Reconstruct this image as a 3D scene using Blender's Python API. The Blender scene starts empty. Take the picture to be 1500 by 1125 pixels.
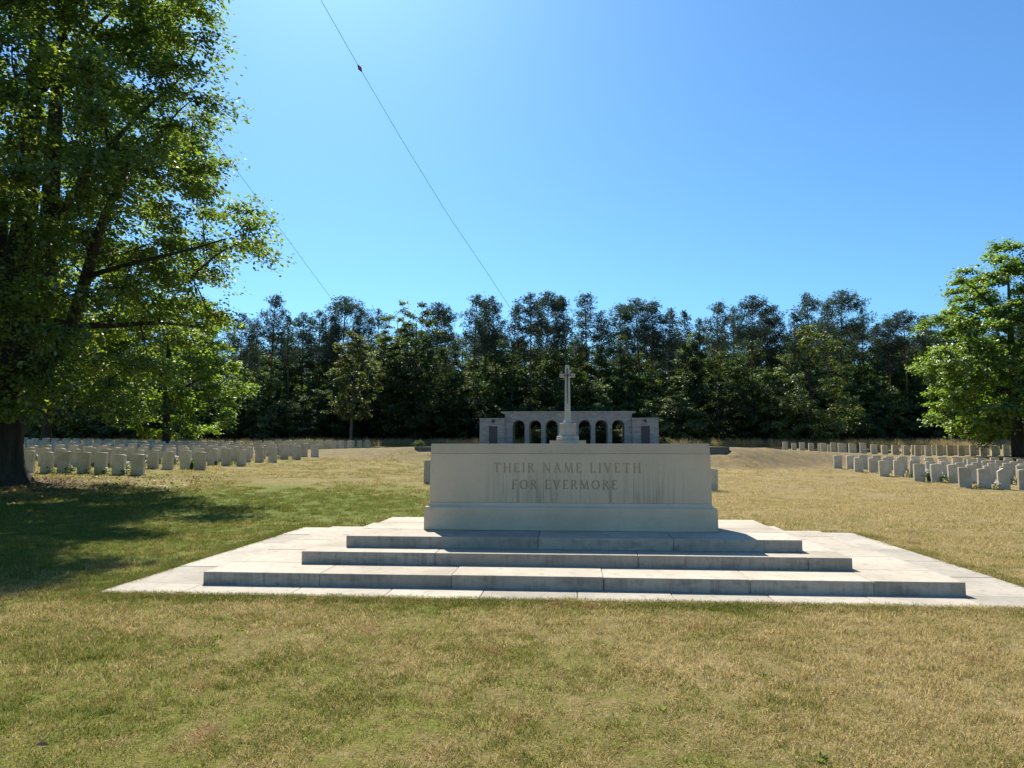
import bpy, bmesh, math, random
import numpy as np
from mathutils import Vector, Matrix

sc = bpy.context.scene
COL = sc.collection
R = math.radians

# ---------------------------------------------------------------- camera
CX, CH, YAW, PITCH, FPX = 0.029, 1.4835, 0.0807, 0.0825, 1055.4
cam = bpy.data.cameras.new('camera')
cam.sensor_width = 36.0
cam.lens = 36.0 * FPX / 1500.0
cam.clip_start = 0.05
cam.clip_end = 9000
cam_o = bpy.data.objects.new('camera', cam)
cam_o.location = (CX, 0, CH)
cam_o.rotation_euler = (math.pi / 2 + PITCH, 0, YAW)
COL.objects.link(cam_o)
sc.camera = cam_o

# ---------------------------------------------------------------- daylight
SUN_EL, SUN_AZ = R(47.0), R(-21.6)          # azimuth measured from +Y towards +X
w = bpy.data.worlds.new('World'); sc.world = w; w.use_nodes = True
nt = w.node_tree; nt.nodes.clear()
wo = nt.nodes.new('ShaderNodeOutputWorld'); bg = nt.nodes.new('ShaderNodeBackground')
sky = nt.nodes.new('ShaderNodeTexSky'); sky.sky_type = 'NISHITA'; sky.sun_disc = False
sky.sun_elevation = SUN_EL; sky.sun_rotation = SUN_AZ
sky.air_density = 1.0; sky.dust_density = 0.6; sky.ozone_density = 2.0
bg.inputs['Strength'].default_value = 0.068
hs = nt.nodes.new('ShaderNodeMix'); hs.data_type = 'RGBA'; hs.blend_type = 'MULTIPLY'; hs.inputs[0].default_value = 1.0; hs.inputs[7].default_value = (0.51, 0.89, 1.19, 1)
nt.links.new(sky.outputs[0], hs.inputs[6]); nt.links.new(hs.outputs[2], bg.inputs[0]); nt.links.new(bg.outputs[0], wo.inputs[0])
sl = bpy.data.lights.new('sun', 'SUN'); sl.energy = 4.6; sl.angle = R(0.53); sl.color = (1.0, 0.95, 0.86)
so = bpy.data.objects.new('sun', sl); COL.objects.link(so)
sd = Vector((math.sin(SUN_AZ) * math.cos(SUN_EL), math.cos(SUN_AZ) * math.cos(SUN_EL), math.sin(SUN_EL)))
so.rotation_euler = sd.to_track_quat('Z', 'Y').to_euler(); so.location = sd * 60
vs = sc.view_settings
vs.view_transform = 'Standard'; vs.look = 'None'; vs.gamma = 1.0; vs.use_curve_mapping = False
vs.exposure = 1.06
try:
    sc.cycles.max_bounces = 8; sc.cycles.transparent_max_bounces = 8
except Exception:
    pass

# ---------------------------------------------------------------- helpers
def ray(px, py):                           # used to read a place in the world off the photograph
    u, v = px - 750, py - 562.5
    x, y, z = u / FPX, 1.0, -v / FPX
    c, s = math.cos(PITCH), math.sin(PITCH); y, z = y * c - z * s, y * s + z * c
    c, s = math.cos(YAW), math.sin(YAW); x, y = x * c - y * s, x * s + y * c
    return x, y, z
def atY(px, py, Y):
    x, y, z = ray(px, py); return Vector((CX + x * Y / y, Y, CH + z * Y / y))
def atZ(px, py, Z):
    x, y, z = ray(px, py); t = (Z - CH) / z; return Vector((CX + x * t, y * t, Z))

def tag(o, label=None, cat=None, group=None, kind=None):
    if label: o['label'] = label
    if cat: o['category'] = cat
    if group: o['group'] = group
    if kind: o['kind'] = kind
    return o
def empty(name, loc=(0, 0, 0), rz=0.0):
    o = bpy.data.objects.new(name, None); o.location = loc; o.rotation_euler = (0, 0, rz)
    o.empty_display_size = 0.2; COL.objects.link(o); return o
def link(name, me, parent=None, loc=(0, 0, 0)):
    o = bpy.data.objects.new(name, me); o.location = loc; COL.objects.link(o)
    if parent is not None: o.parent = parent
    return o
def copy_tree(o, parent=None):
    c = o.copy(); COL.objects.link(c); c.parent = parent
    for ch in list(o.children): copy_tree(ch, c)
    return c
ONES = 'first second third fourth fifth sixth seventh eighth ninth tenth eleventh twelfth thirteenth fourteenth fifteenth sixteenth seventeenth eighteenth nineteenth'.split()
TENS = {2: 'twenty', 3: 'thirty', 4: 'forty', 5: 'fifty', 6: 'sixty', 7: 'seventy'}
def nth(n):
    if n < 20: return ONES[n - 1]
    t, u = divmod(n, 10)
    return TENS[t] + '-' + ONES[u - 1] if u else TENS[t][:-1] + 'ieth'

def np_mesh(name, V, F, mats, smooth=False, attr=None, mi=None):
    """V (n,3); F list of (m,k) int arrays (k = 3 or 4)."""
    if not isinstance(F, (list, tuple)): F = [F]
    V = np.asarray(V, np.float32)
    me = bpy.data.meshes.new(name)
    me.vertices.add(len(V)); me.vertices.foreach_set('co', V.ravel())
    idx = np.concatenate([f.ravel() for f in F]).astype(np.int32)
    cnt = np.concatenate([np.full(len(f), f.shape[1]) for f in F]).astype(np.int32)
    st = np.concatenate([[0], np.cumsum(cnt)[:-1]]).astype(np.int32)
    me.loops.add(len(idx)); me.loops.foreach_set('vertex_index', idx)
    me.polygons.add(len(cnt)); me.polygons.foreach_set('loop_start', st)
    if mi is not None: me.polygons.foreach_set('material_index', np.asarray(mi, np.int32))
    if smooth: me.polygons.foreach_set('use_smooth', np.ones(len(cnt), bool))
    for m in (mats if isinstance(mats, (list, tuple)) else [mats]): me.materials.append(m)
    if attr is not None:
        a = me.attributes.new('v', 'FLOAT', 'POINT'); a.data.foreach_set('value', np.asarray(attr, np.float32))
    me.update(calc_edges=True)
    return me

class MB:
    """collects shapes for ONE mesh object"""
    def __init__(s): s.V = []; s.F = []; s.M = []
    def add(s, vs_, fs, m=0):
        b = len(s.V); s.V += [tuple(v) for v in vs_]
        for f in fs: s.F.append(tuple(b + i for i in f)); s.M.append(m)
    def box(s, x0, x1, y0, y1, z0, z1, c=0.0, m=0):
        if c <= 0:
            v = [(x, y, z) for z in (z0, z1) for y in (y0, y1) for x in (x0, x1)]
            s.add(v, [(0, 2, 3, 1), (4, 5, 7, 6), (0, 1, 5, 4), (2, 6, 7, 3), (0, 4, 6, 2), (1, 3, 7, 5)], m); return
        bm = bmesh.new()
        bmesh.ops.create_cube(bm, size=1)
        for v in bm.verts:
            v.co = ((x0 + x1) / 2 + v.co.x * (x1 - x0), (y0 + y1) / 2 + v.co.y * (y1 - y0), (z0 + z1) / 2 + v.co.z * (z1 - z0))
        bmesh.ops.bevel(bm, geom=list(bm.edges), offset=c, segments=1, affect='EDGES', clamp_overlap=True)
        bm.verts.index_update()
        s.add([v.co for v in bm.verts], [[v.index for v in f.verts] for f in bm.faces], m); bm.free()
    def prism(s, poly, y0, y1, m=0):          # poly in (x, z), counter-clockwise seen from -Y
        n = len(poly)
        v = [(x, y0, z) for x, z in poly] + [(x, y1, z) for x, z in poly]
        s.add(v, [tuple(range(n)), tuple(range(2 * n - 1, n - 1, -1))] +
              [((i + 1) % n, i, n + i, n + (i + 1) % n) for i in range(n)], m)
    def loft(s, rings, m=0, cap=True):        # rings of equal length, bottom to top, ccw from above
        n = len(rings[0]); b = [tuple(p) for r in rings for p in r]; f = []
        for k in range(len(rings) - 1):
            for i in range(n):
                j = (i + 1) % n; f.append((k * n + i, k * n + j, (k + 1) * n + j, (k + 1) * n + i))
        if cap: f.append(tuple(range(n - 1, -1, -1))); f.append(tuple((len(rings) - 1) * n + i for i in range(n)))
        s.add(b, f, m)
    def tube(s, pts, rad, n=8, m=0):
        pts = [Vector(p) for p in pts]; rings = []
        up = Vector((0.31, 0.17, 0.93)).normalized()
        for i, p in enumerate(pts):
            d = (pts[min(i + 1, len(pts) - 1)] - pts[max(i - 1, 0)]).normalized()
            a = d.cross(Vector((1, 0, 0)) if abs(d.x) < .9 else Vector((0, 1, 0))).normalized(); bb = d.cross(a)
            r = rad[i] if hasattr(rad, '__len__') else rad
            rings.append([p + (a * math.cos(t) + bb * math.sin(t)) * r for t in [2 * math.pi * k / n for k in range(n)]])
        s.loft(rings, m)
    def mesh(s, name, mats, smooth=False):
        me = bpy.data.meshes.new(name); me.from_pydata(s.V, [], s.F)
        for mt in (mats if isinstance(mats, (list, tuple)) else [mats]): me.materials.append(mt)
        me.polygons.foreach_set('material_index', s.M)
        if smooth: me.polygons.foreach_set('use_smooth', [True] * len(me.polygons))
        me.update(); return me
    def build(s, name, mats, parent=None, smooth=False, loc=(0, 0, 0)):
        return link(name, s.mesh(name, mats, smooth), parent, loc)

# ---------------------------------------------------------------- materials
class NT:
    def __init__(s, name):
        s.m = bpy.data.materials.new(name); s.m.use_nodes = True; s.t = s.m.node_tree; s.t.nodes.clear()
        s.out = s.n('ShaderNodeOutputMaterial')
    def n(s, typ, **kw):
        nd = s.t.nodes.new(typ)
        for k, v in kw.items(): setattr(nd, k, v)
        return nd
    def l(s, a, b): s.t.links.new(a, b)
    def set(s, sock, v):
        if hasattr(v, 'is_linked') or isinstance(v, bpy.types.NodeSocket): s.l(v, sock)
        else: sock.default_value = v
    def math(s, op, a, b=0.0, c=0.0, clamp=False):
        nd = s.n('ShaderNodeMath', operation=op, use_clamp=clamp)
        for i, v in enumerate((a, b, c)): s.set(nd.inputs[i], v)
        return nd.outputs[0]
    def noise(s, vec, scale, detail=4, rough=.6, dist=0.0):
        nd = s.n('ShaderNodeTexNoise'); s.l(vec, nd.inputs['Vector'])
        nd.inputs['Scale'].default_value = scale; nd.inputs['Detail'].default_value = detail
        nd.inputs['Roughness'].default_value = rough; nd.inputs['Distortion'].default_value = dist
        return nd.outputs['Fac']
    def map(s, vec, scale=(1, 1, 1), loc=(0, 0, 0), rot=(0, 0, 0)):
        nd = s.n('ShaderNodeMapping'); s.l(vec, nd.inputs['Vector'])
        nd.inputs['Scale'].default_value = scale; nd.inputs['Location'].default_value = loc; nd.inputs['Rotation'].default_value = rot
        return nd.outputs[0]
    def ramp(s, fac, stops, interp='LINEAR'):
        nd = s.n('ShaderNodeValToRGB'); s.l(fac, nd.inputs[0]); cr = nd.color_ramp; cr.interpolation = interp
        while len(cr.elements) < len(stops): cr.elements.new(.5)
        for e, (p, c) in zip(cr.elements, stops):
            e.position = p; e.color = (*c, 1) if hasattr(c, '__len__') else (c, c, c, 1)
        return nd.outputs[0]
    def mix(s, fac, a, b, typ='MIX'):
        nd = s.n('ShaderNodeMix', data_type='RGBA', blend_type=typ)
        s.set(nd.inputs[0], fac)
        for i, v in ((6, a), (7, b)):
            s.set(nd.inputs[i], v if not isinstance(v, tuple) or len(v) == 4 else (*v, 1))
        return nd.outputs[2]
    def smooth(s, v, a, b, lo=0.0, hi=1.0):
        nd = s.n('ShaderNodeMapRange', interpolation_type='SMOOTHSTEP'); s.set(nd.inputs[0], v)
        for i, x in enumerate((a, b, lo, hi)): nd.inputs[i + 1].default_value = x
        return nd.outputs[0]
    def obj(s): return s.n('ShaderNodeTexCoord').outputs['Object']
    def pos(s): return s.n('ShaderNodeNewGeometry').outputs['Position']
    def rnd(s): return s.n('ShaderNodeObjectInfo').outputs['Random']
    def attr(s, name='v', typ='GEOMETRY'): return s.n('ShaderNodeAttribute', attribute_name=name, attribute_type=typ).outputs['Fac']
    def bump(s, h, strength=.3, dist=.02):
        nd = s.n('ShaderNodeBump'); s.l(h, nd.inputs['Height']); nd.inputs['Strength'].default_value = strength; nd.inputs['Distance'].default_value = dist
        return nd.outputs[0]
    def principled(s, col, rough=.8, normal=None, spec=.3, metal=0.0):
        p = s.n('ShaderNodeBsdfPrincipled'); s.set(p.inputs['Base Color'], col if not isinstance(col, tuple) or len(col) == 4 else (*col, 1))
        s.set(p.inputs['Roughness'], rough); p.inputs['Specular IOR Level'].default_value = spec; p.inputs['Metallic'].default_value = metal
        if normal is not None: s.l(normal, p.inputs['Normal'])
        s.l(p.outputs[0], s.out.inputs[0]); return s.m
    def leaf(s, col, tcol, tr=.45, gloss=.06, grough=.45):
        d = s.n('ShaderNodeBsdfDiffuse'); t = s.n('ShaderNodeBsdfTranslucent'); g = s.n('ShaderNodeBsdfGlossy'); g.inputs['Roughness'].default_value = grough
        s.set(d.inputs[0], col); s.set(t.inputs[0], tcol)
        g.inputs[0].default_value = (1, 1, 1, 1)
        a = s.n('ShaderNodeMixShader'); a.inputs[0].default_value = tr; s.l(d.outputs[0], a.inputs[1]); s.l(t.outputs[0], a.inputs[2])
        b = s.n('ShaderNodeMixShader'); b.inputs[0].default_value = gloss; s.l(a.outputs[0], b.inputs[1]); s.l(g.outputs[0], b.inputs[2])
        s.l(b.outputs[0], s.out.inputs[0]); return s.m

def mat_stone(name, base=(.44, .42, .38), dark=(.30, .285, .25), streak=0.0, scale=1.0, edge=None, blotch=.6):
    k = NT(name); o = k.obj(); g = k.pos()
    a = k.noise(g, 1.3 * scale, 5, .65); b = k.noise(g, 9 * scale, 5, .7); f = k.noise(g, 160, 3, .7)
    c = k.mix(k.smooth(a, .35, .72), base, dark)
    c = k.mix(k.math('MULTIPLY', k.smooth(b, .50, .68), blotch), c, tuple(x * .72 for x in dark))
    r = k.rnd()
    c = k.mix(1.0, c, k.ramp(r, [(0, .84), (1, 1.10)]), 'MULTIPLY')
    c = k.mix(.35, c, k.ramp(f, [(.3, .75), (.7, 1.15)]), 'MULTIPLY')
    if streak:
        s1 = k.noise(k.map(g, (13, 1, .55)), 1.0, 5, .62); s2 = k.noise(k.map(g, (42, 1, .9), (3, 0, 0)), 1.0, 3, .6)
        sep = k.n('ShaderNodeSeparateXYZ'); k.l(g, sep.inputs[0])
        zl = k.smooth(sep.outputs[2], .72, 1.36, 1, 0)
        xl = k.math('MULTIPLY', k.smooth(sep.outputs[0], -1.5, -.75), k.smooth(sep.outputs[0], .9, 1.75, 1, .15))
        st = k.math('MULTIPLY', k.math('MULTIPLY', k.smooth(k.math('ADD', k.math('MULTIPLY', s1, .65), k.math('MULTIPLY', s2, .35)), .46, .60), k.math('ADD', .08, zl)), xl)
        c = k.mix(k.math('MULTIPLY', st, streak), c, (.15, .12, .085))
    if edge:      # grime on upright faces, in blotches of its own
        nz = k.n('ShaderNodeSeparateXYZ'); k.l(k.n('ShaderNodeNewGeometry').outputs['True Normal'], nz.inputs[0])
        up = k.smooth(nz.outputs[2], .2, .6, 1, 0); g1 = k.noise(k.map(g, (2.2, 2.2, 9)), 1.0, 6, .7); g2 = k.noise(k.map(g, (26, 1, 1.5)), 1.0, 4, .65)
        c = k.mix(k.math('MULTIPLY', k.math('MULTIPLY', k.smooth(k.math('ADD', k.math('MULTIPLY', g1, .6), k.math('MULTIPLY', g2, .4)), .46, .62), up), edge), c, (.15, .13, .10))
    h = k.math('ADD', k.math('MULTIPLY', b, .6), k.math('MULTIPLY', f, .4))
    return k.principled(c, .88, k.bump(h, .35, .006), .2)

M = {}
M['stone'] = mat_stone('limestone', (.63, .495, .335), (.55, .43, .285), 0, 1.0, None, .22)
M['stone_streaked'] = mat_stone('limestone_streaked', (.64, .505, .34), (.57, .445, .295), .42, 1.0, None, .15)
M['stone_letter'] = NT('letter_grime').principled((.44, .345, .23), .9)
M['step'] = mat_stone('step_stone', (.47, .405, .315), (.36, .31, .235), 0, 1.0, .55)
M['paving'] = mat_stone('paving_stone', (.42, .37, .295), (.31, .275, .22))
M['cross'] = mat_stone('cross_stone', (.50, .46, .38), (.40, .36, .30))
M['grave'] = mat_stone('headstone_stone', (.64, .545, .40), (.47, .385, .25), 0, 1.6)
M['wallstone'] = mat_stone('terrace_wall_stone', (.22, .20, .17), (.13, .12, .105))
M['bronze'] = NT('bronze').principled((.035, .04, .035), .5, None, .4, .6)
M['door'] = NT('door_paint').principled((.085, .075, .08), .6)

def mat_masonry():
    k = NT('masonry'); g = k.pos()
    sep = k.n('ShaderNodeSeparateXYZ'); k.l(g, sep.inputs[0]); cb = k.n('ShaderNodeCombineXYZ')
    k.l(k.math('ADD', sep.outputs[0], sep.outputs[1]), cb.inputs[0]); k.l(sep.outputs[2], cb.inputs[1])
    br = k.n('ShaderNodeTexBrick'); k.l(cb.outputs[0], br.inputs['Vector'])
    br.inputs['Scale'].default_value = 1.0; br.inputs['Brick Width'].default_value = .52; br.inputs['Row Height'].default_value = .17
    br.inputs['Mortar Size'].default_value = .012
    br.inputs['Color1'].default_value = (.36, .345, .32, 1); br.inputs['Color2'].default_value = (.25, .24, .225, 1); br.inputs['Mortar'].default_value = (.30, .29, .27, 1)
    c = k.mix(.5, br.outputs[0], k.ramp(k.noise(g, 2.2), [(.3, .7), (.7, 1.15)]), 'MULTIPLY')
    return k.principled(c, .9, k.bump(br.outputs['Fac'], -.4, .01))
M['masonry'] = mat_masonry()

def dryness(k, g):
    """0 = green, 1 = straw; the same for the soil sheet and the blades on it"""
    sep = k.n('ShaderNodeSeparateXYZ'); k.l(g, sep.inputs[0]); X, Y = sep.outputs[0], sep.outputs[1]
    cb = k.n('ShaderNodeCombineXYZ'); k.l(X, cb.inputs[0]); k.l(Y, cb.inputs[1]); P = cb.outputs[0]
    big = k.noise(k.map(P, (.16, .22, 1), (4.2, 1.7, 0)), 1.0, 3, .55); mid = k.noise(P, 1.1, 4, .65); sm = k.noise(P, 5.5, 3, .7)
    d = k.math('ADD', k.math('MULTIPLY', big, .45), k.math('ADD', k.math('MULTIPLY', mid, .75), k.math('MULTIPLY', sm, .65)))   # mean about .83
    d = k.math('ADD', d, k.smooth(X, -6, 6, -.17, .05))
    # watered strip along the paving and the greener hollow by the big tree
    dx = k.math('MAXIMUM', k.math('SUBTRACT', k.math('ABSOLUTE', X), 4.714), 0.0)
    dy = k.math('MAXIMUM', k.math('SUBTRACT', k.math('ABSOLUTE', k.math('SUBTRACT', Y, 9.809)), 2.819), 0.0)
    dist = k.math('SQRT', k.math('ADD', k.math('MULTIPLY', dx, dx), k.math('MULTIPLY', dy, dy)))
    strip = k.smooth(k.math('ADD', dist, k.math('MULTIPLY', k.math('SUBTRACT', mid, .5), .9)), .05, .55, 1, 0)
    gx = k.math('MULTIPLY', k.math('ADD', X, 8.0), .13); gy = k.math('MULTIPLY', k.math('SUBTRACT', Y, 15.5), .12)
    hollow = k.smooth(k.math('ADD', k.math('MULTIPLY', gx, gx), k.math('MULTIPLY', gy, gy)), .1, 1.2, 1, 0)
    d = k.math('SUBTRACT', d, k.math('MULTIPLY', strip, .15)); d = k.math('SUBTRACT', d, k.math('MULTIPLY', hollow, .23))
    d = k.math('ADD', d, k.smooth(Y, 15, 30, 0, .12))
    return k.smooth(d, .49, 1.09), P, X, Y

def mat_lawn():
    k = NT('lawn_turf'); g = k.pos(); d, P, X, Y = dryness(k, g)
    f = k.noise(P, 42, 4, .75); f2 = k.noise(k.map(P, (1, .35, 1)), 14, 4, .7); red = k.noise(P, 2.3, 4, .6)
    c = k.ramp(d, [(0, (.115, .145, .020)), (.35, (.17, .165, .034)), (.65, (.20, .163, .054)), (1, (.255, .195, .085))])
    c = k.mix(k.math('MULTIPLY', k.smooth(red, .57, .72), .5), c, (.19, .10, .048))
    c = k.mix(.8, c, k.ramp(f, [(.3, .45), (.7, 1.4)]), 'MULTIPLY'); c = k.mix(.6, c, k.ramp(f2, [(.3, .6), (.7, 1.35)]), 'MULTIPLY')
    pat = k.noise(k.map(P, (.5, 1.3, 1), (0, 0, 0), (0, 0, .35)), 1.0, 5, .7)
    c = k.mix(k.smooth(Y, 14, 30, .25, .85), c, k.ramp(pat, [(.28, (.55, .60, .5)), (.5, (.95, .95, .95)), (.72, (1.4, 1.28, 1.25))]), 'MULTIPLY')
    bank = k.math('MULTIPLY', k.math('MULTIPLY', k.smooth(Y, 40, 43), k.smooth(Y, 50, 54, 1, 0)), k.smooth(red, .38, .6))
    c = k.mix(k.math('MULTIPLY', bank, .75), c, (.15, .105, .07))
    # bare earth round the big tree, litter-brown floor of the wood
    tx = k.math('ADD', X, 16.9); ty = k.math('SUBTRACT', Y, 19.6)
    td = k.math('SQRT', k.math('ADD', k.math('MULTIPLY', tx, tx), k.math('MULTIPLY', ty, ty)))
    bare = k.smooth(k.math('ADD', td, k.math('MULTIPLY', red, 3.0)), 3.6, 5.6, 1, 0)
    wood = k.smooth(k.math('ADD', Y, k.math('MULTIPLY', red, 4)), 80, 86)
    c = k.mix(bare, c, k.mix(f2, (.05, .035, .022), (.17, .12, .075)))
    c = k.mix(wood, c, k.mix(f2, (.025, .022, .014), (.06, .05, .03)))
    return k.principled(c, .95, k.bump(k.math('ADD', f, k.math('MULTIPLY', f2, .7)), .8, .03), .1)
M['lawn'] = mat_lawn()

def mat_blade():
    k = NT('grass_blade'); g = k.pos(); d, P, X, Y = dryness(k, g); v = k.attr('v')
    dd = k.math('ADD', d, k.math('MULTIPLY', k.math('SUBTRACT', v, .5), 1.25), clamp=True)
    c = k.ramp(dd, [(0, (.105, .145, .016)), (.3, (.215, .215, .035)), (.55, (.295, .235, .066)), (.8, (.43, .32, .115)), (1, (.59, .46, .22))])
    red = k.noise(P, 2.3, 4, .6); c = k.mix(k.math('MULTIPLY', k.smooth(red, .57, .72), .6), c, (.36, .19, .085))
    return k.leaf(c, c, .45, .012, .6)
M['blade'] = mat_blade()
def mat_tallgrass():
    k = NT('tall_grass_stalk'); v = k.attr('v'); g = k.noise(k.pos(), .35, 3)
    c = k.ramp(k.math('ADD', k.math('MULTIPLY', v, .5), k.math('MULTIPLY', g, .5)), [(.25, (.16, .15, .06)), (.5, (.38, .29, .13)), (.8, (.58, .46, .25))])
    return k.leaf(c, c, .4, .02)
M['tallgrass'] = mat_tallgrass()

def mat_leaf(name, lo, hi, tr_gain=(1.9, 2.1, .75), tr=.45, gloss=.06, objvar=.25):
    k = NT(name); v = k.attr('v'); r = k.rnd()
    c = k.ramp(v, [(0, lo), (1, hi)])
    c = k.mix(1.0, c, k.ramp(r, [(0, 1 - objvar), (1, 1 + objvar)]), 'MULTIPLY')
    t = k.mix(1.0, c, (*tr_gain, 1), 'MULTIPLY')
    return k.leaf(c, t, tr, gloss)
M['leaf_big'] = mat_leaf('big_tree_leaf', (.028, .050, .013), (.12, .158, .034), (3.3, 3.3, 1.05), .54, .05, 0)
M['leaf_right'] = mat_leaf('broad_tree_leaf', (.045, .085, .016), (.125, .18, .032), (3.0, 3.0, .9), .54, .05, .05)
M['leaf_wood'] = mat_leaf('wood_leaf', (.026, .045, .018), (.088, .122, .038), (2.2, 2.4, .9), .44, .03, .35)
M['leaf_yellow'] = mat_leaf('yellowing_leaf', (.042, .058, .018), (.12, .135, .04), (1.8, 1.9, .7), .4, .04, .15)
M['leaf_light'] = mat_leaf('light_green_leaf', (.05, .075, .018), (.12, .145, .035), (1.8, 1.9, .7), .42, .05, .2)
M['needle'] = mat_leaf('pine_needle', (.034, .055, .042), (.09, .122, .082), (1.3, 1.5, 1.0), .3, .03, .25)
def mat_bark(name, a, b, scale=1.0, top=None):
    k = NT(name); o = k.obj()
    n1 = k.noise(k.map(o, (7 * scale, 7 * scale, 1.1 * scale)), 1.0, 6, .7); n2 = k.noise(o, 2.0 * scale, 4)
    c = k.mix(k.smooth(n1, .35, .68), b, a); c = k.mix(k.math('MULTIPLY', n2, .4), c, (.05, .055, .03))
    if top:
        sep = k.n('ShaderNodeSeparateXYZ'); k.l(o, sep.inputs[0]); c = k.mix(k.smooth(sep.outputs[2], 6, 11), c, top)
    return k.principled(c, .92, k.bump(n1, .9, .04), .15)
M['bark'] = mat_bark('tree_bark', (.065, .052, .038), (.024, .019, .014))
M['bark_pine'] = mat_bark('pine_bark', (.12, .085, .06), (.045, .033, .026), 1.0, (.20, .105, .055))
M['bark_pale'] = mat_bark('pale_bark', (.16, .135, .11), (.07, .06, .05))
M['plant'] = mat_leaf('bed_plant_leaf', (.05, .09, .018), (.12, .18, .03), (1.7, 1.9, .6), .4, .05, .2)
M['weed'] = mat_leaf('weed_leaf', (.08, .12, .02), (.15, .20, .035), (1.6, 1.7, .6), .5, .02, 0)
M['petal'] = NT('white_petal').leaf((.75, .74, .70, 1), (.75, .74, .70, 1), .35, .02)
M['petal_red'] = NT('dull_red_petal').leaf((.18, .05, .05, 1), (.22, .06, .06, 1), .35, .02)
M['litter'] = mat_leaf('dry_fallen_leaf', (.10, .055, .025), (.24, .15, .07), (1.2, 1.1, .8), .25, .03, 0)
M['cable'] = NT('cable_steel').principled((.10, .11, .12), .5, None, .4, .3)
M['marker'] = NT('marker_paint').principled((.22, .10, .08), .6)

# ---------------------------------------------------------------- ground
def sst(v, a, b):
    t = np.clip((v - a) / (b - a), 0, 1); return t * t * (3 - 2 * t)
def H(X, Y):
    X = np.asarray(X, float); Y = np.asarray(Y, float)
    Yc = np.clip(Y, -10, 52)
    low = .00075 * np.maximum(0, Yc - 22) ** 2 - .021 * np.clip(X, -45, 45) * sst(Y, 11, 26) - .02
    low = low + .10 * np.exp(-(((X + 16.9) ** 2 + (Y - 20) ** 2) / 5.0))          # root mound of the big tree
    ax = np.abs(X)
    top = np.where(X > 0, np.maximum(.55, 1.22 - .046 * np.maximum(0, X - 11)), np.maximum(.9, 1.24 - .024 * np.maximum(0, -X - 11)))
    top = top + (1.30 - top) * sst(Y, 70, 82)
    y0 = np.minimum(48.0, 40.2 + np.maximum(0, ax - 10) * .85)
    b = sst(Y, y0, y0 + 4.5)
    b = np.where(ax < 9.3, .66 * sst(Y, 40.2, 43.6) + .34 * sst(Y, 43.9, 44.2), b)
    return low * (1 - b) + top * b
def Hs(x, y): return float(H(x, y))

def axis(parts):
    out = []
    for a, b, s in parts: out += list(np.arange(a, b - 1e-6, s))
    return np.array(out + [parts[-1][1]])
gx = axis([(-3500, -400, 620), (-400, -100, 50), (-100, -40, 4), (-40, -10.2, .7), (-10.2, 10.2, .34), (10.2, 40, .7), (40, 100, 4), (100, 400, 50), (400, 3500, 620)])
gy = axis([(-60, -4, 7), (-4, 20, .5), (20, 38, .75), (38, 43.9, .5), (43.9, 44.4, .1), (44.4, 54, .5), (54, 90, 1.5), (90, 150, 6), (150, 600, 75), (600, 5000, 1100)])
GX, GY = np.meshgrid(gx, gy); rg = np.random.default_rng(3)
near = (np.abs(GX) < 60) & (GY < 90) & ~((np.abs(GX) < 5.6) & (GY > 6) & (GY < 13.6))
GZ = H(GX, GY) + np.where(near, rg.normal(0, .008, GX.shape), 0)
n_x = len(gx); ii, jj = np.meshgrid(np.arange(n_x - 1), np.arange(len(gy) - 1)); q = (jj * n_x + ii).ravel()
lawn = link('lawn', np_mesh('lawn', np.stack([GX.ravel(), GY.ravel(), GZ.ravel()], 1), np.stack([q, q + 1, q + n_x + 1, q + n_x], 1), M['lawn'], True))
tag(lawn, kind='structure')

# ---------------------------------------------------------------- stepped stone base
base = empty('stepped_base', (0, 9.58, 0))
tag(base, 'broad pale stone base of three low steps with paving round it, under the altar stone', 'steps')
oy = 9.58
rj = random.Random(5)
def block(name, x0, x1, y0, y1, z0, z1, m, g=.0025, c=.005):
    mb = MB(); dz = rj.uniform(-.0025, .0025)
    cx, cy = (x0 + x1) / 2, (y0 + y1) / 2
    mb.box(x0 + g - cx, x1 - g - cx, y0 + g - cy, y1 - g - cy, z0, z1 + dz, c)
    return mb.build(name, m, base, loc=(cx, cy - oy, 0))
def xs_at(pxs, py, Y): return [atY(p, py, Y).x for p in pxs]
# paving: front strip, back strip and both sides
PX0, PX1, PY0, PY1 = -4.714, 4.714, 6.99, 12.63
S1 = (-3.858, 3.858, 7.48, 11.67, 0.0, .1327)
S2 = (-3.0245, 3.0245, 8.09, 11.07, .1327, .2651)
S3 = (-2.627, 2.627, 8.465, 10.69, .2651, .3963)
fj = [PX0] + [atZ(p, y, 0).x for p, y in ((280, 862), (428, 868), (565, 871), (704, 873), (846, 875), (989, 879), (1136, 881), (1290, 886), (1450, 890))] + [PX1]
for a, b in zip(fj[:-1], fj[1:]): block('paving_slab', a, b, PY0, S1[2] + .03, -.09, 0.0, M['paving'], .003)
bj = np.linspace(PX0, PX1, 8)
for a, b in zip(bj[:-1], bj[1:]): block('paving_slab', a, b, S1[3] - .03, PY1, -.09, 0.0, M['paving'], .003)
sj = [S1[2] + .03, 8.55, 9.65, 10.65, S1[3] - .03]
for a, b in zip(sj[:-1], sj[1:]):
    block('paving_slab', PX0, S1[0] + .03, a, b, -.09, 0.0, M['paving'], .003)
    block('paving_slab', S1[1] - .03, PX1, a, b, -.09, 0.0, M['paving'], .003)
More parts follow.
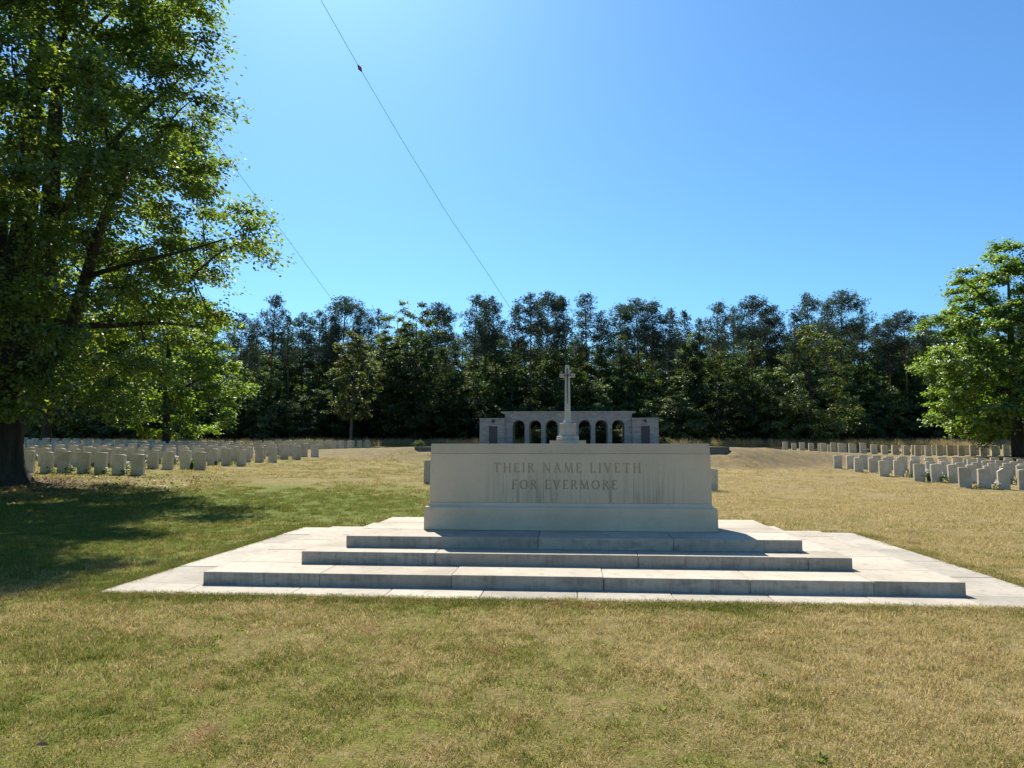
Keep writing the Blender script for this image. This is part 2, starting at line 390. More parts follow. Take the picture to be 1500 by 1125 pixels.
def step(S, up, joints, nb, ns):
    x0, x1, y0, y1, z0, z1 = S; zb = z0 - .004 if z0 > 0 else -.05
    fx = [x0] + joints + [x1]; d = up[2] - y0 + .06; e = y1 - up[3] + .06
    for a, b in zip(fx[:-1], fx[1:]): block('step_block', a, b, y0, y0 + d, zb, z1, M['step'])
    bx_ = np.linspace(x0, x1, nb + 1)
    for a, b in zip(bx_[:-1], bx_[1:]): block('step_block', a, b, y1 - e, y1, zb, z1, M['step'])
    sy = np.linspace(y0 + d, y1 - e, ns + 1); ww = up[0] - x0 + .06
    for a, b in zip(sy[:-1], sy[1:]):
        block('step_block', x0, x0 + ww, a, b, zb, z1, M['step']); block('step_block', x1 - ww, x1, a, b, zb, z1, M['step'])
    mb = MB(); mb.box(x0 + ww - .02, x1 - ww + .02, y0 + d - .02 - oy, y1 - e + .02 - oy, zb, z1 - .012); mb.build('step_core', M['step'], base)
step(S1, S2, xs_at((468, 661, 884, 1099, 1280), 850, 7.48), 5, 3)
step(S2, S3, xs_at((637, 935, 1184), 820, 8.09), 4, 2)
step(S3, (-1.83, 1.83, 9.12, 10.04), xs_at((788, 987), 797, 8.465), 3, 2)

# ---------------------------------------------------------------- the altar-like memorial stone
Z3 = .3963
altar = empty('memorial_stone', (0, 9.58, Z3))
tag(altar, 'long pale altar-like stone with carved words, standing on the stepped base', 'memorial stone')
def rect_ring(hx, hy, z): return [(-hx, -hy, z), (hx, -hy, z), (hx, hy, z), (-hx, hy, z)]
mb = MB(); mb.loft([rect_ring(1.822, .452, .0), rect_ring(1.83, .46, .008), rect_ring(1.826, .457, .275), rect_ring(1.818, .449, .287), rect_ring(1.80, .43, .2885), rect_ring(1.788, .415, .300), rect_ring(1.777, .402, .318), rect_ring(1.774, .394, .340)])
mb.build('plinth', M['stone'], altar)
rings = []
for i in range(7):
    t = i / 6; z = .3425 + t * (.9555 - .3425); e = .006 * t * t
    rings.append(rect_ring(1.772 - e * 1.2, .39 - .012 * t, z))
mb = MB(); mb.loft(rings); body = mb.build('body', [M['stone_streaked'], M['stone_letter']], altar)
mb = MB(); rr = [rect_ring(1.757, .370, .957), rect_ring(1.764, .377, .9635), rect_ring(1.760, .372, 1.078), rect_ring(1.753, .365, 1.0855)]
mb.loft(rr); mb.build('top_slab', M['stone'], altar)
# carved Roman capitals (unit height, thick and thin strokes, small serifs)
tk, tn = .15, .075
def bar(x0, z0, x1, z1, wd): return ('b', x0, z0, x1, z1, wd)
def ser(x, z, wd=.30): return ('s', x, z, wd)
def arc(cx, cz, rx, rz, a0, a1, wd): return ('a', cx, cz, rx, rz, a0, a1, wd)
LET = {
 'T': (.78, [bar(.39, 0, .39, 1, tk), bar(.03, .96, .75, .96, tn), bar(.05, .98, .03, .82, tn), bar(.73, .98, .75, .82, tn), ser(.39, 0)]),
 'H': (.86, [bar(.15, 0, .15, 1, tk), bar(.71, 0, .71, 1, tk), bar(.15, .52, .71, .52, tn), ser(.15, 0), ser(.15, 1), ser(.71, 0), ser(.71, 1)]),
 'E': (.62, [bar(.14, 0, .14, 1, tk), bar(.06, .965, .56, .965, tn), bar(.14, .52, .46, .52, tn), bar(.06, .035, .58, .035, tn), bar(.55, .98, .55, .84, tn), bar(.57, .02, .58, .18, tn)]),
 'I': (.30, [bar(.15, 0, .15, 1, tk), ser(.15, 0), ser(.15, 1)]),
 'R': (.74, [bar(.14, 0, .14, 1, tk), arc(.30, .75, .24, .215, -90, 90, .11), bar(.06, .965, .32, .965, tn), bar(.14, .53, .32, .53, tn), bar(.34, .52, .68, .02, tk), ser(.14, 0)]),
 'N': (.88, [bar(.13, 0, .13, 1, tn), bar(.13, .98, .73, .02, tk), bar(.73, 0, .73, 1, tn), ser(.13, 0), ser(.10, 1, .2), ser(.73, 1)]),
 'A': (.84, [bar(.10, 0, .41, 1, tn), bar(.41, 1, .73, 0, tk), bar(.20, .35, .62, .35, tn), ser(.10, 0, .24), ser(.73, 0, .26)]),
 'M': (1.0, [bar(.10, 0, .17, 1, tn), bar(.17, 1, .50, .05, tk), bar(.50, .05, .81, 1, tn), bar(.81, 1, .90, 0, tk), ser(.10, 0, .24), ser(.90, 0, .26)]),
 'L': (.62, [bar(.15, 0, .15, 1, tk), bar(.06, .035, .58, .035, tn), bar(.56, .02, .58, .2, tn), ser(.15, 1)]),
 'V': (.82, [bar(.09, 1, .41, 0, tk), bar(.41, 0, .72, 1, tn), ser(.09, 1, .26), ser(.72, 1, .24)]),
 'F': (.58, [bar(.14, 0, .14, 1, tk), bar(.06, .965, .54, .965, tn), bar(.14, .52, .44, .52, tn), bar(.53, .98, .53, .84, tn), ser(.14, 0)]),
 'O': (.96, [arc(.48, .5, .40, .46, 0, 360, .12)]),
}
def letter_polys(ch):
    P = []
    for k in LET[ch][1]:
        if k[0] == 'b':
            _, x0, z0, x1, z1, wd = k; d = Vector((x1 - x0, z1 - z0)).normalized(); n = Vector((-d.y, d.x)) * wd / 2
            P.append([(x0 - n.x, z0 - n.y), (x1 - n.x, z1 - n.y), (x1 + n.x, z1 + n.y), (x0 + n.x, z0 + n.y)])
        elif k[0] == 's':
            _, x, z, wd = k; zz = z + (.02 if z < .5 else -.02)
            P.append([(x - wd / 2, zz - .028), (x + wd / 2, zz - .028), (x + wd / 2, zz + .028), (x - wd / 2, zz + .028)])
        else:
            _, cx, cz, rx, rz, a0, a1, wd = k; n = max(6, int((a1 - a0) / 22))
            for i in range(n):
                A, B = R(a0 + (a1 - a0) * i / n), R(a0 + (a1 - a0) * (i + 1) / n)
                f = lambda t, o: (cx + math.cos(t) * (rx + o * (.5 + abs(math.cos(t)))), cz + math.sin(t) * (rz + o * (.5 + abs(math.cos(t)))))
                P.append([f(A, wd / 2), f(B, wd / 2), f(B, -wd / 2), f(A, -wd / 2)])
    return P
def lay(text, px0, px1, py_top, py_bot):
    yf = 9.58 - .385
    a = atY(px0, (py_top + py_bot) / 2, yf); b = atY(px1, (py_top + py_bot) / 2, yf)
    zt = atY((px0 + px1) / 2, py_top, yf).z - Z3; zb = atY((px0 + px1) / 2, py_bot, yf).z - Z3; h = zt - zb
    gap, word = .30, .62
    tot = sum(LET[c][0] + gap if c != ' ' else word for c in text) - gap
    s = (b.x - a.x) / (tot * h); x = a.x; out = []
    for c in text:
        if c == ' ': x += word * h * s; continue
        out.append((c, x, zb, h, s)); x += (LET[c][0] + gap) * h * s
    return out
letters = lay('THEIR NAME LIVETH', 723, 939, 678, 692) + lay('FOR EVERMORE', 750, 904, 703, 716.5)
cut = MB(); jit = 0
for c, x, zb, h, s in letters:
    for P in letter_polys(c):
        jit = (jit + 1) % 7
        poly = [(x + px * h * s, zb + pz * h) for px, pz in P]
        ar = sum(poly[i][0] * poly[(i + 1) % 4][1] - poly[(i + 1) % 4][0] * poly[i][1] for i in range(4))
        if ar < 0: poly = poly[::-1]
        cut.prism(poly, -.45, -.3705 + .0003 * jit)
cutter = cut.build('cutter', M['stone_letter'], altar); bpy.context.view_layer.update()
mod = body.modifiers.new('carve', 'BOOLEAN'); mod.operation = 'DIFFERENCE'; mod.object = cutter; mod.solver = 'EXACT'; mod.use_self = True
try: mod.material_mode = 'TRANSFER'
except Exception: pass
dg = bpy.context.evaluated_depsgraph_get()
ev = body.evaluated_get(dg); carved = bpy.data.meshes.new_from_object(ev)
body.modifiers.clear(); old = body.data
if len(carved.vertices) > 200: body.data = carved; carved.name = 'body'
bpy.data.objects.remove(cutter)
for i, (c, x, zb, h, s) in enumerate(letters):       # grime lying in each carved letter
    mb = MB(); eps = 0
    for P in letter_polys(c):
        eps += 1
        poly = [(px * h * s, pz * h) for px, pz in P]
        ar = sum(poly[k][0] * poly[(k + 1) % 4][1] - poly[(k + 1) % 4][0] * poly[k][1] for k in range(4))
        if ar < 0: poly = poly[::-1]
        mb.prism(poly, -.3745 - .00015 * eps, -.368)
    o = mb.build('carved_letter', M['stone_letter'], body, loc=(x, 0, zb))

# ---------------------------------------------------------------- headstones
def headstone_mesh(wd, ht, th, rise, pointed=False):
    mb = MB(); hw = wd / 2; pts = [(-hw, -.15), (hw, -.15), (hw, ht - rise)]
    if pointed: pts += [(0.0, ht + .03)]
    else:
        for i in range(1, 8):
            t = i / 8; x = hw - wd * t; pts.append((x, ht - rise + rise * (1 - (x / hw) ** 2)))
    pts.append((-hw, ht - rise))
    mb.prism(pts, -th / 2, th / 2)
    bm = bmesh.new(); me = mb.mesh('headstone', M['grave']); bm.from_mesh(me)
    bmesh.ops.bevel(bm, geom=[e for e in bm.edges if e.calc_face_angle(0) > .9], offset=.006, segments=1, affect='EDGES')
    bm.to_mesh(me); bm.free(); return me
HV = [headstone_mesh(.46, .80, .12, .016), headstone_mesh(.47, .78, .13, .022), headstone_mesh(.45, .82, .12, .014)]
HP = headstone_mesh(.44, .80, .11, .10, True)
rs = random.Random(11)
stones = []
def headstone(x, y, label, group, me=None, rz=0.0):
    o = link('headstone', me or rs.choice(HV), None, (x, y, Hs(x, y) + rs.uniform(-.02, .02)))
    o.rotation_euler = (R(rs.uniform(-1.2, 1.2)), R(rs.uniform(-1.3, 1.3)), rz + R(rs.uniform(-4, 4)))
    k = rs.uniform(.97, 1.03); o.scale = (k, 1, k)
    tag(o, label, 'headstone', group); stones.append(o); return o
low_left = [25.4, 29.9, 33.75, 37.4, 40.8, 43.8]; low_right = [30.5, 34.3, 38.0, 41.2, 44.4]
bedspots = []
for r_, y in enumerate(low_left):
    xl = -atY(-40, 660, y).x
    n = int((xl - 15.8) / .71) + 1
    for i in range(n):
        x = -15.8 - i * .71 - rs.uniform(-.03, .03)
        headstone(x, y + rs.uniform(-.04, .04), '%s headstone from the lawn end, %s row beside the big tree' % (nth(i + 1), nth(r_ + 1)), 'headstones in the block beside the big tree')
        bedspots.append((x - .355, y - .12, r_))
for r_, y in enumerate(low_right):
    xl = atY(1560, 690, y).x
    n = int((xl - 15.8) / .74) + 1
    for i in range(n):
        x = 15.8 + i * .74 + rs.uniform(-.03, .03); pt = (r_ == 0 and i == 2)
        if pt: lb = 'headstone with a pointed top in the nearest row of the block on dry grass'
        else: lb = '%s headstone from the lawn end, %s row on the dry grass' % (nth(i + 1), nth(r_ + 1))
        headstone(x, y + rs.uniform(-.04, .04), lb, 'headstones in the block on dry grass', HP if pt else None)
        bedspots.append((x + .37, y - .12, r_))
for side, rows, cap, nm in ((-1, (56.0, 61.0, 67.0, 73.0), (30, 30, 9, 9), 'before the wood'), (1, (57.5, 61.5, 67.0, 72.0), (30, 30, 4, 4), 'behind the dry grass bank')):
    for r_, y in enumerate(rows):
        lim = abs(atY(-40 if side < 0 else 1540, 650, y).x)
        for i in range(cap[r_]):
            x = side * (20.8 + i * .80)
            if abs(x) > lim: break
            headstone(x + rs.uniform(-.03, .03), y, '%s headstone from the shelter end, %s upper row %s' % (nth(i + 1), nth(r_ + 1), nm), 'headstones on the terrace %s' % nm)
# two single stones flanking the lawn behind the memorial stone
for x, lb in ((atY(631, 700, 25).x, 'lone grey upright stone on the lawn, mostly hidden by the memorial stone, shelter door with wreath behind it'),
              (atY(1040.5, 700, 25).x, 'lone grey upright stone on the lawn casting a small shadow beside the memorial stone')):
    tag(headstone(x, 25.0, lb, 'single stones behind the memorial stone', HV[1]), lb)
stones[-2]['label'] = 'lone upright stone behind the memorial stone, on its big-tree side'
stones[-1]['label'] = 'lone upright stone behind the memorial stone, on its dry-grass side'

# ---------------------------------------------------------------- leaves, trees
def leaf_quads(C, N, D, S, rng, fold=.25, wide=.62):
    """diamond leaves folded on the midrib; C centres, N normals, D tip directions, S lengths"""
    N = N / np.linalg.norm(N, axis=1, keepdims=True); D = D - N * (D * N).sum(1, keepdims=True)
    D = D / (np.linalg.norm(D, axis=1, keepdims=True) + 1e-9); W = np.cross(N, D); S = S[:, None]
    b = C - D * S * .5; t = C + D * S * .5 - N * S * fold * .35
    l = C + W * S * wide * .5 + N * S * fold * .18 + D * S * .06; r = C - W * S * wide * .5 + N * S * fold * .18 + D * S * .06
    V = np.stack([b, l, t, r], 1).reshape(-1, 3); n = len(C); k = np.arange(n) * 4
    F = np.concatenate([np.stack([k, k + 2, k + 1], 1), np.stack([k, k + 3, k + 2], 1)])
    return V, F
def unit(v): return v / (np.linalg.norm(v, axis=-1, keepdims=True) + 1e-9)

def grow_tree(rng, limbs, env, n_pads, leaves, leaf_size, pad_r, trunk_top, inner=.35, flat=.45, min_d=None, kids=True, ground=None):
    """limbs: list of (points, r0, r1); env(p array) -> value (<1 inside).  Returns skeleton polylines and leaf arrays."""
    nodes = []; parent = []; rad0 = []; segs = []
    for pts, r0, r1 in limbs:
        pts = [np.array(p, float) for p in pts]; poly = []
        for a, b in zip(pts[:-1], pts[1:]):
            m = max(2, int(np.linalg.norm(b - a) / .5))
            for t in np.linspace(0, 1, m, endpoint=False): poly.append(a + (b - a) * t)
        poly.append(pts[-1]); poly = np.array(poly)
        if len(poly) > 3:
            sm = poly.copy()
            for _ in range(2): sm[1:-1] = (sm[:-2] + 2 * sm[1:-1] + sm[2:]) / 4
            poly = sm
        segs.append((poly, np.linspace(r0, r1, len(poly)) if r0 else None)); nodes += [p for p in poly]
    nodes = list(nodes)
    lo, hi = env.box; pads = []; tries = 0; md = min_d or pad_r * .8
    while len(pads) < n_pads and tries < n_pads * 60:
        tries += 1
        p = lo + rng.random(3) * (hi - lo); v = env(p)
        if v > 1: continue
        if v < inner and rng.random() > .25: continue
        if pads and np.min(np.linalg.norm(np.array(pads) - p, axis=1)) < md: continue
        pads.append(p)
    pads = np.array(pads); base = np.array(limbs[0][0][0])
    NA = np.array(nodes); order = np.argsort([np.min(np.linalg.norm(NA - p, axis=1)) for p in pads])
    tubes = []
    for k in order:
        p = pads[k]; NA = np.array(nodes); dv = p - NA; dist = np.linalg.norm(dv, axis=1)
        cost = dist + .45 * np.maximum(0, NA[:, 2] - p[2]) + np.where(NA[:, 2] < base[2] + trunk_top, 50, 0)
        j = int(np.argmin(cost)); a = NA[j]; L = dist[j]
        mid = (a + p) / 2 + np.array([0, 0, .14 * L]) + rng.normal(0, .06 * L, 3)
        m = max(3, int(L / .45)); ts = np.linspace(0, 1, m)[:, None]
        poly = (1 - ts) ** 2 * a + 2 * ts * (1 - ts) * mid + ts ** 2 * p
        nodes += list(poly[1:]); r = .012 + .014 * L
        tubes.append((poly, np.linspace(r, .010, m)))
    # leaves
    per = leaves // len(pads); C = []; N = []; D = []; VA = []
    ctr = np.array(env.center)
    for p in pads:
        out = p - ctr; out[2] *= .4; out = out / (np.linalg.norm(out) + 1e-6)
        nt_ = 9; tw = unit(rng.normal(0, 1, (nt_, 3)) * np.array([1, 1, .45]) + out * .7)
        ln = pad_r * rng.uniform(.5, 1.15, nt_); kk = int(per / nt_)
        for d, l in zip(tw, ln):
            t = rng.random(kk) ** .7; q_ = p + d * (t * l)[:, None]; q_[:, 2] -= .22 * l * t * t
            q_ += rng.normal(0, 1, (kk, 3)) * np.array([.20, .20, .20 * flat]) * pad_r
            nn = rng.normal(0, .55, (kk, 3)) + np.array([0, 0, 1.0]) + out * .25
            C.append(q_); N.append(nn); D.append(d + rng.normal(0, .6, (kk, 3)) + np.array([0, 0, -.45]))
            VA.append(np.clip(rng.normal(.45, .22, kk) + rng.normal(0, .12), 0, 1))
        if l > 0:
            for d, l in list(zip(tw, ln))[:5]:
                e = p + d * l * .8; e[2] -= .1 * l
                tubes.append((np.array([p, (p + e) / 2 + np.array([0, 0, .03]), e]), np.array([.012, .009, .005])))
    C = np.concatenate(C); N = np.concatenate(N); D = np.concatenate(D); VA = np.concatenate(VA)
    if ground is not None:
        ok = C[:, 2] > ground; C, N, D, VA = C[ok], N[ok], D[ok], VA[ok]
    S = leaf_size * rng.uniform(.65, 1.25, len(C))
    V, F = leaf_quads(C, N, D, S, rng)
    return segs, tubes, V, F, np.repeat(VA, 4)

def tubes_mesh(name, polys, m, nside=6):
    mb = MB()
    for poly, r in polys: mb.tube(poly, list(r), nside)
    return mb.mesh(name, m, True)

class Env:
    """crown envelope: radius by height (list of z, r) about an axis, with lobes"""
    def __init__(s, cx, cy, prof, seed, lobes=.16, sx=1.0, sy=1.0):
        s.cx, s.cy = cx, cy; s.z = np.array([p[0] for p in prof]); s.r = np.array([p[1] for p in prof]); rn = np.random.default_rng(seed)
        s.ph = rn.random((6, 3)) * 6.28; s.lobes = lobes; s.sx, s.sy = sx, sy
        rm = s.r.max() * (1 + lobes)
        s.box = (np.array([cx - rm * sx, cy - rm * sy, s.z[0]]), np.array([cx + rm * sx, cy + rm * sy, s.z[-1]]))
        s.center = (cx, cy, s.z[0] + .4 * (s.z[-1] - s.z[0]))
    def __call__(s, p):
        x, y, z = (p[0] - s.cx) / s.sx, (p[1] - s.cy) / s.sy, p[2]; a = math.atan2(y, x)
        r = np.interp(z, s.z, s.r); r *= 1 + s.lobes * (.5 * math.sin(3 * a + s.ph[0, 0] + z * .5) + .5 * math.sin(5 * a + s.ph[1, 0] - z * .9) + .35 * math.sin(2.2 * z + s.ph[2, 0]))
        return math.hypot(x, y) / max(r, .05)

# --- the big tree beside the lawn
BT = (-16.9, 20.0); bz = Hs(*BT)
rng = np.random.default_rng(21)
def P2(px, py, Y): v = atY(px, py, Y); return (v.x - BT[0], v.y - BT[1], v.z - bz)
trunk = [(0, 0, -.3), (0, 0, .0), (0, 0, .35), (.02, 0, 1.0), (.1, 0, 2.2), P2(28, 520, 20)]
big_limbs = [
    (trunk, .80, .62),
    ([P2(28, 522, 20), P2(18, 430, 20.3), P2(40, 300, 20.2), P2(48, 150, 20.3), P2(60, 0, 20.6), P2(75, -120, 21)], .42, .10),
    ([P2(30, 525, 20), P2(65, 440, 19.4), P2(72, 330, 19.2), P2(80, 180, 19.2), P2(92, 40, 19.4), P2(120, -90, 19.6)], .34, .07),
    ([P2(25, 530, 20), P2(-5, 430, 20.6), P2(0, 300, 21), P2(-25, 120, 21.3), P2(-30, -40, 21.6)], .34, .08),
    ([P2(40, 560, 20), P2(85, 520, 19.2), P2(112, 460, 18.6), P2(128, 400, 18.2), P2(150, 320, 17.9), P2(200, 220, 17.8)], .24, .06),
    ([P2(128, 405, 18.2), P2(190, 385, 17.9), P2(260, 372, 17.8), P2(330, 350, 17.9)], .075, .02),
    ([P2(72, 340, 19.2), P2(130, 250, 18.9), P2(200, 170, 19.2), P2(270, 110, 19.6)], .13, .03),
    ([P2(20, 440, 20.3), P2(60, 380, 22), P2(110, 300, 23.4), P2(200, 240, 24.4)], .18, .04),
    ([P2(10, 450, 20.4), P2(-60, 380, 21), P2(-140, 320, 20.5), P2(-230, 280, 20)], .2, .04),
    ([P2(20, 450, 20.2), P2(-30, 400, 18), P2(-60, 330, 16.6), P2(-110, 280, 15.6)], .18, .04),
    ([P2(60, 470, 19.5), P2(150, 480, 20.5), P2(230, 470, 21.4), P2(300, 480, 22)], .12, .03),
    ([P2(48, 150, 20.3), P2(120, 60, 21), P2(190, -10, 21.4)], .12, .03),
]
env = Env(0.3, -2.0, [(2.2, 3.6), (3.4, 5.4), (5.5, 6.6), (7.8, 7.2), (10.5, 6.5), (13.5, 5.8), (15, 5.7), (16.5, 6.4), (18.5, 6.0), (20.8, 4.5), (22.4, 1)], 8, .10)
segs, tubes, V, F, VA = grow_tree(rng, big_limbs, env, 660, 320000, .142, 1.0, 2.0, inner=.5, flat=.4, ground=1.7)
big = empty('broadleaf_tree', (*BT, bz))
tag(big, 'huge old broadleaf tree shading the grass beside the nearest headstones', 'tree')
# trunk with root flare
mb = MB(); rings = []; pl, rr = segs[0]
nS = 28; rn = np.random.default_rng(4); fl = rn.random(6) * 6.28
for (x, y, z), r in zip(pl, rr):
    ring = []
    for k in range(nS):
        a = 2 * math.pi * k / nS
        fz = math.exp(-max(0, z) / .38)
        rad = r * (1 + .05 * math.sin(7 * a + z * .8) + .04 * math.sin(13 * a + fl[0] + z * .4)) + fz * (.14 + .20 * max(0, math.sin(4 * a + fl[1])) + .10 * math.sin(7 * a + fl[2]))
        ring.append((x + math.cos(a) * rad, y + math.sin(a) * rad, z))
    rings.append(ring)
mb.loft(rings); mb.build('trunk', M['bark'], big, True)
for poly, r in segs[1:]:
    link('limb', tubes_mesh('limb', [(poly, r)], M['bark'], 12), big)
link('branches', tubes_mesh('branches', tubes, M['bark'], 5), big)['kind'] = 'stuff'
cr = link('crown', np_mesh('crown', V, F, M['leaf_big'], False, VA), big)

# --- other broadleaf trees
def broadleaf(name, x, y, h, r, prof, seed, n_pads, n_leaves, leaf, pad_r, mat, bark, label, trunk_r, clear=2.0, group=None, lean=(0, 0), lobes=.15, inner=.4):
    z = Hs(x, y); rg_ = np.random.default_rng(seed); t = empty(name, (x, y, z)); tag(t, label, 'tree', group)
    top = (lean[0], lean[1], h * .88); mid = (lean[0] * .35 + rg_.normal(0, .1), lean[1] * .35, h * .42)
    limbs = [([(0, 0, -.2), (0, 0, clear * .6), mid, top], trunk_r, trunk_r * .12)]
    for k in range(6):
        a = k * 1.05 + rg_.random(); f = rg_.uniform(.25, .6); st = (lean[0] * f * .6, lean[1] * f * .6, h * f); q_ = r * rg_.uniform(.55, .8)
        limbs.append(([st, (st[0] + math.cos(a) * q_ * .5, st[1] + math.sin(a) * q_ * .5, st[2] + h * .10), (st[0] + math.cos(a) * q_, st[1] + math.sin(a) * q_, st[2] + h * .17)], trunk_r * .38, trunk_r * .08))
    ev_ = Env(lean[0] * .5, lean[1] * .5, prof, seed + 1, lobes)
    segs, tubes, V, F, VA = grow_tree(rg_, limbs, ev_, n_pads, n_leaves, leaf, pad_r, clear, inner=inner, ground=.3)
    link('trunk', tubes_mesh('trunk', [segs[0]], bark, 12), t)
    link('branches', tubes_mesh('branches', segs[1:] + tubes, bark, 4), t)['kind'] = 'stuff'
    link('crown', np_mesh('crown', V, F, mat, False, VA), t)
    return t
rt = atY(1492, 671, 53)
broadleaf('broadleaf_tree', rt.x, 53, 15, 6.4, [(1.6, 3.6), (2.6, 5.1), (5, 5.7), (8, 4.9), (11, 3.7), (13.6, 2.2), (15.4, .6)], 31, 250, 80000, .24, 1.0, M['leaf_right'], M['bark'],
          'bright green broad tree standing behind the headstones on dry grass', .42, 2.2, lobes=.22)
lt = atY(243, 655, 49)
broadleaf('broadleaf_tree', lt.x, 49, 12.5, 4.8, [(1.2, 2.6), (2.2, 4.2), (4.5, 4.9), (7.5, 4.6), (10.5, 3.2), (12.8, .7)], 41, 150, 34000, .25, .95, M['leaf_right'], M['bark'],
          'light green tree behind the first headstones with boughs hanging low over the upper row', .30, 1.8)
l2 = atY(67, 655, 47)
broadleaf('broadleaf_tree', l2.x, 47, 15, 5.5, [(4.5, 3.0), (6, 5.0), (9, 5.6), (12, 4.4), (15, 1.0)], 43, 120, 26000, .27, 1.05, M['leaf_wood'], M['bark'],
          'dark tree with a bare straight trunk seen between the big tree and the headstones', .34, 4.4)
b1 = atY(514, 655, 79)
broadleaf('broadleaf_tree', b1.x, 79, 12.5, 3.0, [(3.2, 1.4), (5, 2.4), (8, 2.7), (10.5, 1.9), (13.2, .5)], 51, 80, 12000, .26, .8, M['leaf_yellow'], M['bark_pale'],
          'slender yellowing tree with a thin pale trunk at the edge of the wood', .20, 3.0, lean=(.5, 0), lobes=.25)
b2 = atY(608, 655, 83)
broadleaf('broadleaf_tree', b2.x, 83, 16.5, 4.0, [(2.0, 2.8), (4, 3.6), (8, 3.9), (12, 3.0), (15, 1.8), (17.2, .4)], 53, 140, 22000, .27, .95, M['leaf_wood'], M['bark'],
          'tall mid green tree between the yellowing tree and the memorial shelter', .26, 2.0)
b2b = atY(580, 655, 87)
broadleaf('broadleaf_tree', b2b.x, 87, 17.0, 3.4, [(5.0, 2.2), (8, 3.2), (12, 3.0), (15, 2.0), (17.8, .4)], 54, 100, 16000, .27, .9, M['leaf_light'], M['bark'],
          'lighter green tree whose top rises into the skyline behind the yellowing tree', .24, 3.0)
b3 = atY(1188, 655, 81)
broadleaf('broadleaf_tree', b3.x, 81, 13.5, 4.6, [(1.0, 3.2), (3, 4.2), (6, 4.0), (8, 3.5), (11, 2.6), (13, .9)], 55, 110, 16000, .25, .9, M['leaf_light'], M['bark'],
          'yellow green bushy tree at the wood edge behind the terrace headstones', .24, 1.2, lobes=.4)

# --- shrubs and trees of the undergrowth: six shapes copied
def bush_variant(seed, h, r, n_pads, n_leaves, leaf):
    rg_ = np.random.default_rng(seed); limbs = [([(0, 0, -.2), (rg_.normal(0, .1), rg_.normal(0, .1), h * .4), (rg_.normal(0, .3), rg_.normal(0, .3), h * .85)], .14, .03)]
    for k in range(5):
        a = k * 1.25 + rg_.random(); limbs.append(([(0, 0, h * .08), (math.cos(a) * r * .35, math.sin(a) * r * .35, h * .35), (math.cos(a) * r * .6, math.sin(a) * r * .6, h * .62)], .07, .02))
    ev_ = Env(0, 0, [(.15, r * .72), (h * .2, r), (h * .5, r * .92), (h * .8, r * .55), (h, r * .1)], seed + 1, .25)
    segs, tubes, V, F, VA = grow_tree(rg_, limbs, ev_, n_pads, n_leaves, leaf, .85, .1, inner=.45, ground=.05)
    return tubes_mesh('stems', segs + tubes[:n_pads], M['bark'], 4), (V, F, VA)
BV = []
for i, (h, r, n, nl) in enumerate([(9.0, 3.2, 90, 13000), (7.0, 3.4, 85, 12000), (11.0, 3.3, 100, 14000), (5.0, 2.8, 60, 8500), (12.5, 3.0, 100, 14000), (3.0, 2.0, 36, 5200)]):
    st, (V, F, VA) = bush_variant(70 + i, h, r, n, nl, .24)
    BV.append((st, {k: np_mesh('foliage', V, F, M[k], False, VA) for k in ('leaf_wood', 'leaf_light')}, h))
def bush(x, y, var, sc_=1.0, mat='leaf_wood', rz=0.0, sz=None):
    t = empty('undergrowth_tree' if BV[var][2] > 4 else 'shrub', (x, y, Hs(x, y) - .05), rz); t.scale = (sc_, sc_, sz or sc_)
    link('stems', BV[var][0], t)['kind'] = 'stuff'; link('foliage', BV[var][1][mat], t); return t
ru = random.Random(77)
def pxx(o): # picture column, to count things from the left
    d = Vector(o.location) - Vector((CX, 0, CH)); c, s_ = math.cos(YAW), math.sin(YAW)
    return (d.x * c + d.y * s_) / (-d.x * s_ + d.y * c)
front = []
x = -80.0
while x < 70:
    y = ru.uniform(84.5, 89); v = ru.choice([0, 1, 1, 2, 3, 3, 0]); 
    if -11 < x < 10.5: y += 1.5
    front.append(bush(x, y, v, ru.uniform(.85, 1.15), 'leaf_light' if ru.random() < .2 else 'leaf_wood', ru.uniform(0, 6.28)))
    x += ru.uniform(2.4, 3.6)
for x, y, v, s_, mt in ((atY(985, 640, 83).x, 83, 1, .95, 'leaf_light'), (atY(1010, 640, 84).x, 84.5, 3, 1.0, 'leaf_light'), (atY(775, 640, 84).x, 86, 1, .8, 'leaf_light')):
    front.append(bush(x, y, v, s_, mt, ru.uniform(0, 6.28)))
front.sort(key=pxx)
for i, o in enumerate(front): tag(o, '%s leafy undergrowth tree along the front edge of the wood, from the big tree' % nth(i + 1), 'tree', 'undergrowth along the front edge of the wood')
second = []; x = -90.0
while x < 80:
    second.append(bush(x, ru.uniform(91, 96), ru.choice([0, 2, 4, 2]), ru.uniform(1.0, 1.25), 'leaf_wood', ru.uniform(0, 6.28), ru.uniform(1.0, 1.28))); x += ru.uniform(2.4, 4.0)
for o in second: tag(o, 'dark leafy tree just inside the wood under the pines, behind the front edge', 'tree', 'undergrowth inside the wood')
wood_pts = []
for k, (y0, y1, stp) in enumerate([(97, 103, 3.0), (105, 111, 3.0), (113, 118, 2.8)]):
    x = -96.0 - 4 * k
    while x < 84 + 4 * k: wood_pts.append((x, ru.uniform(y0, y1))); x += ru.uniform(.75, 1.25) * stp

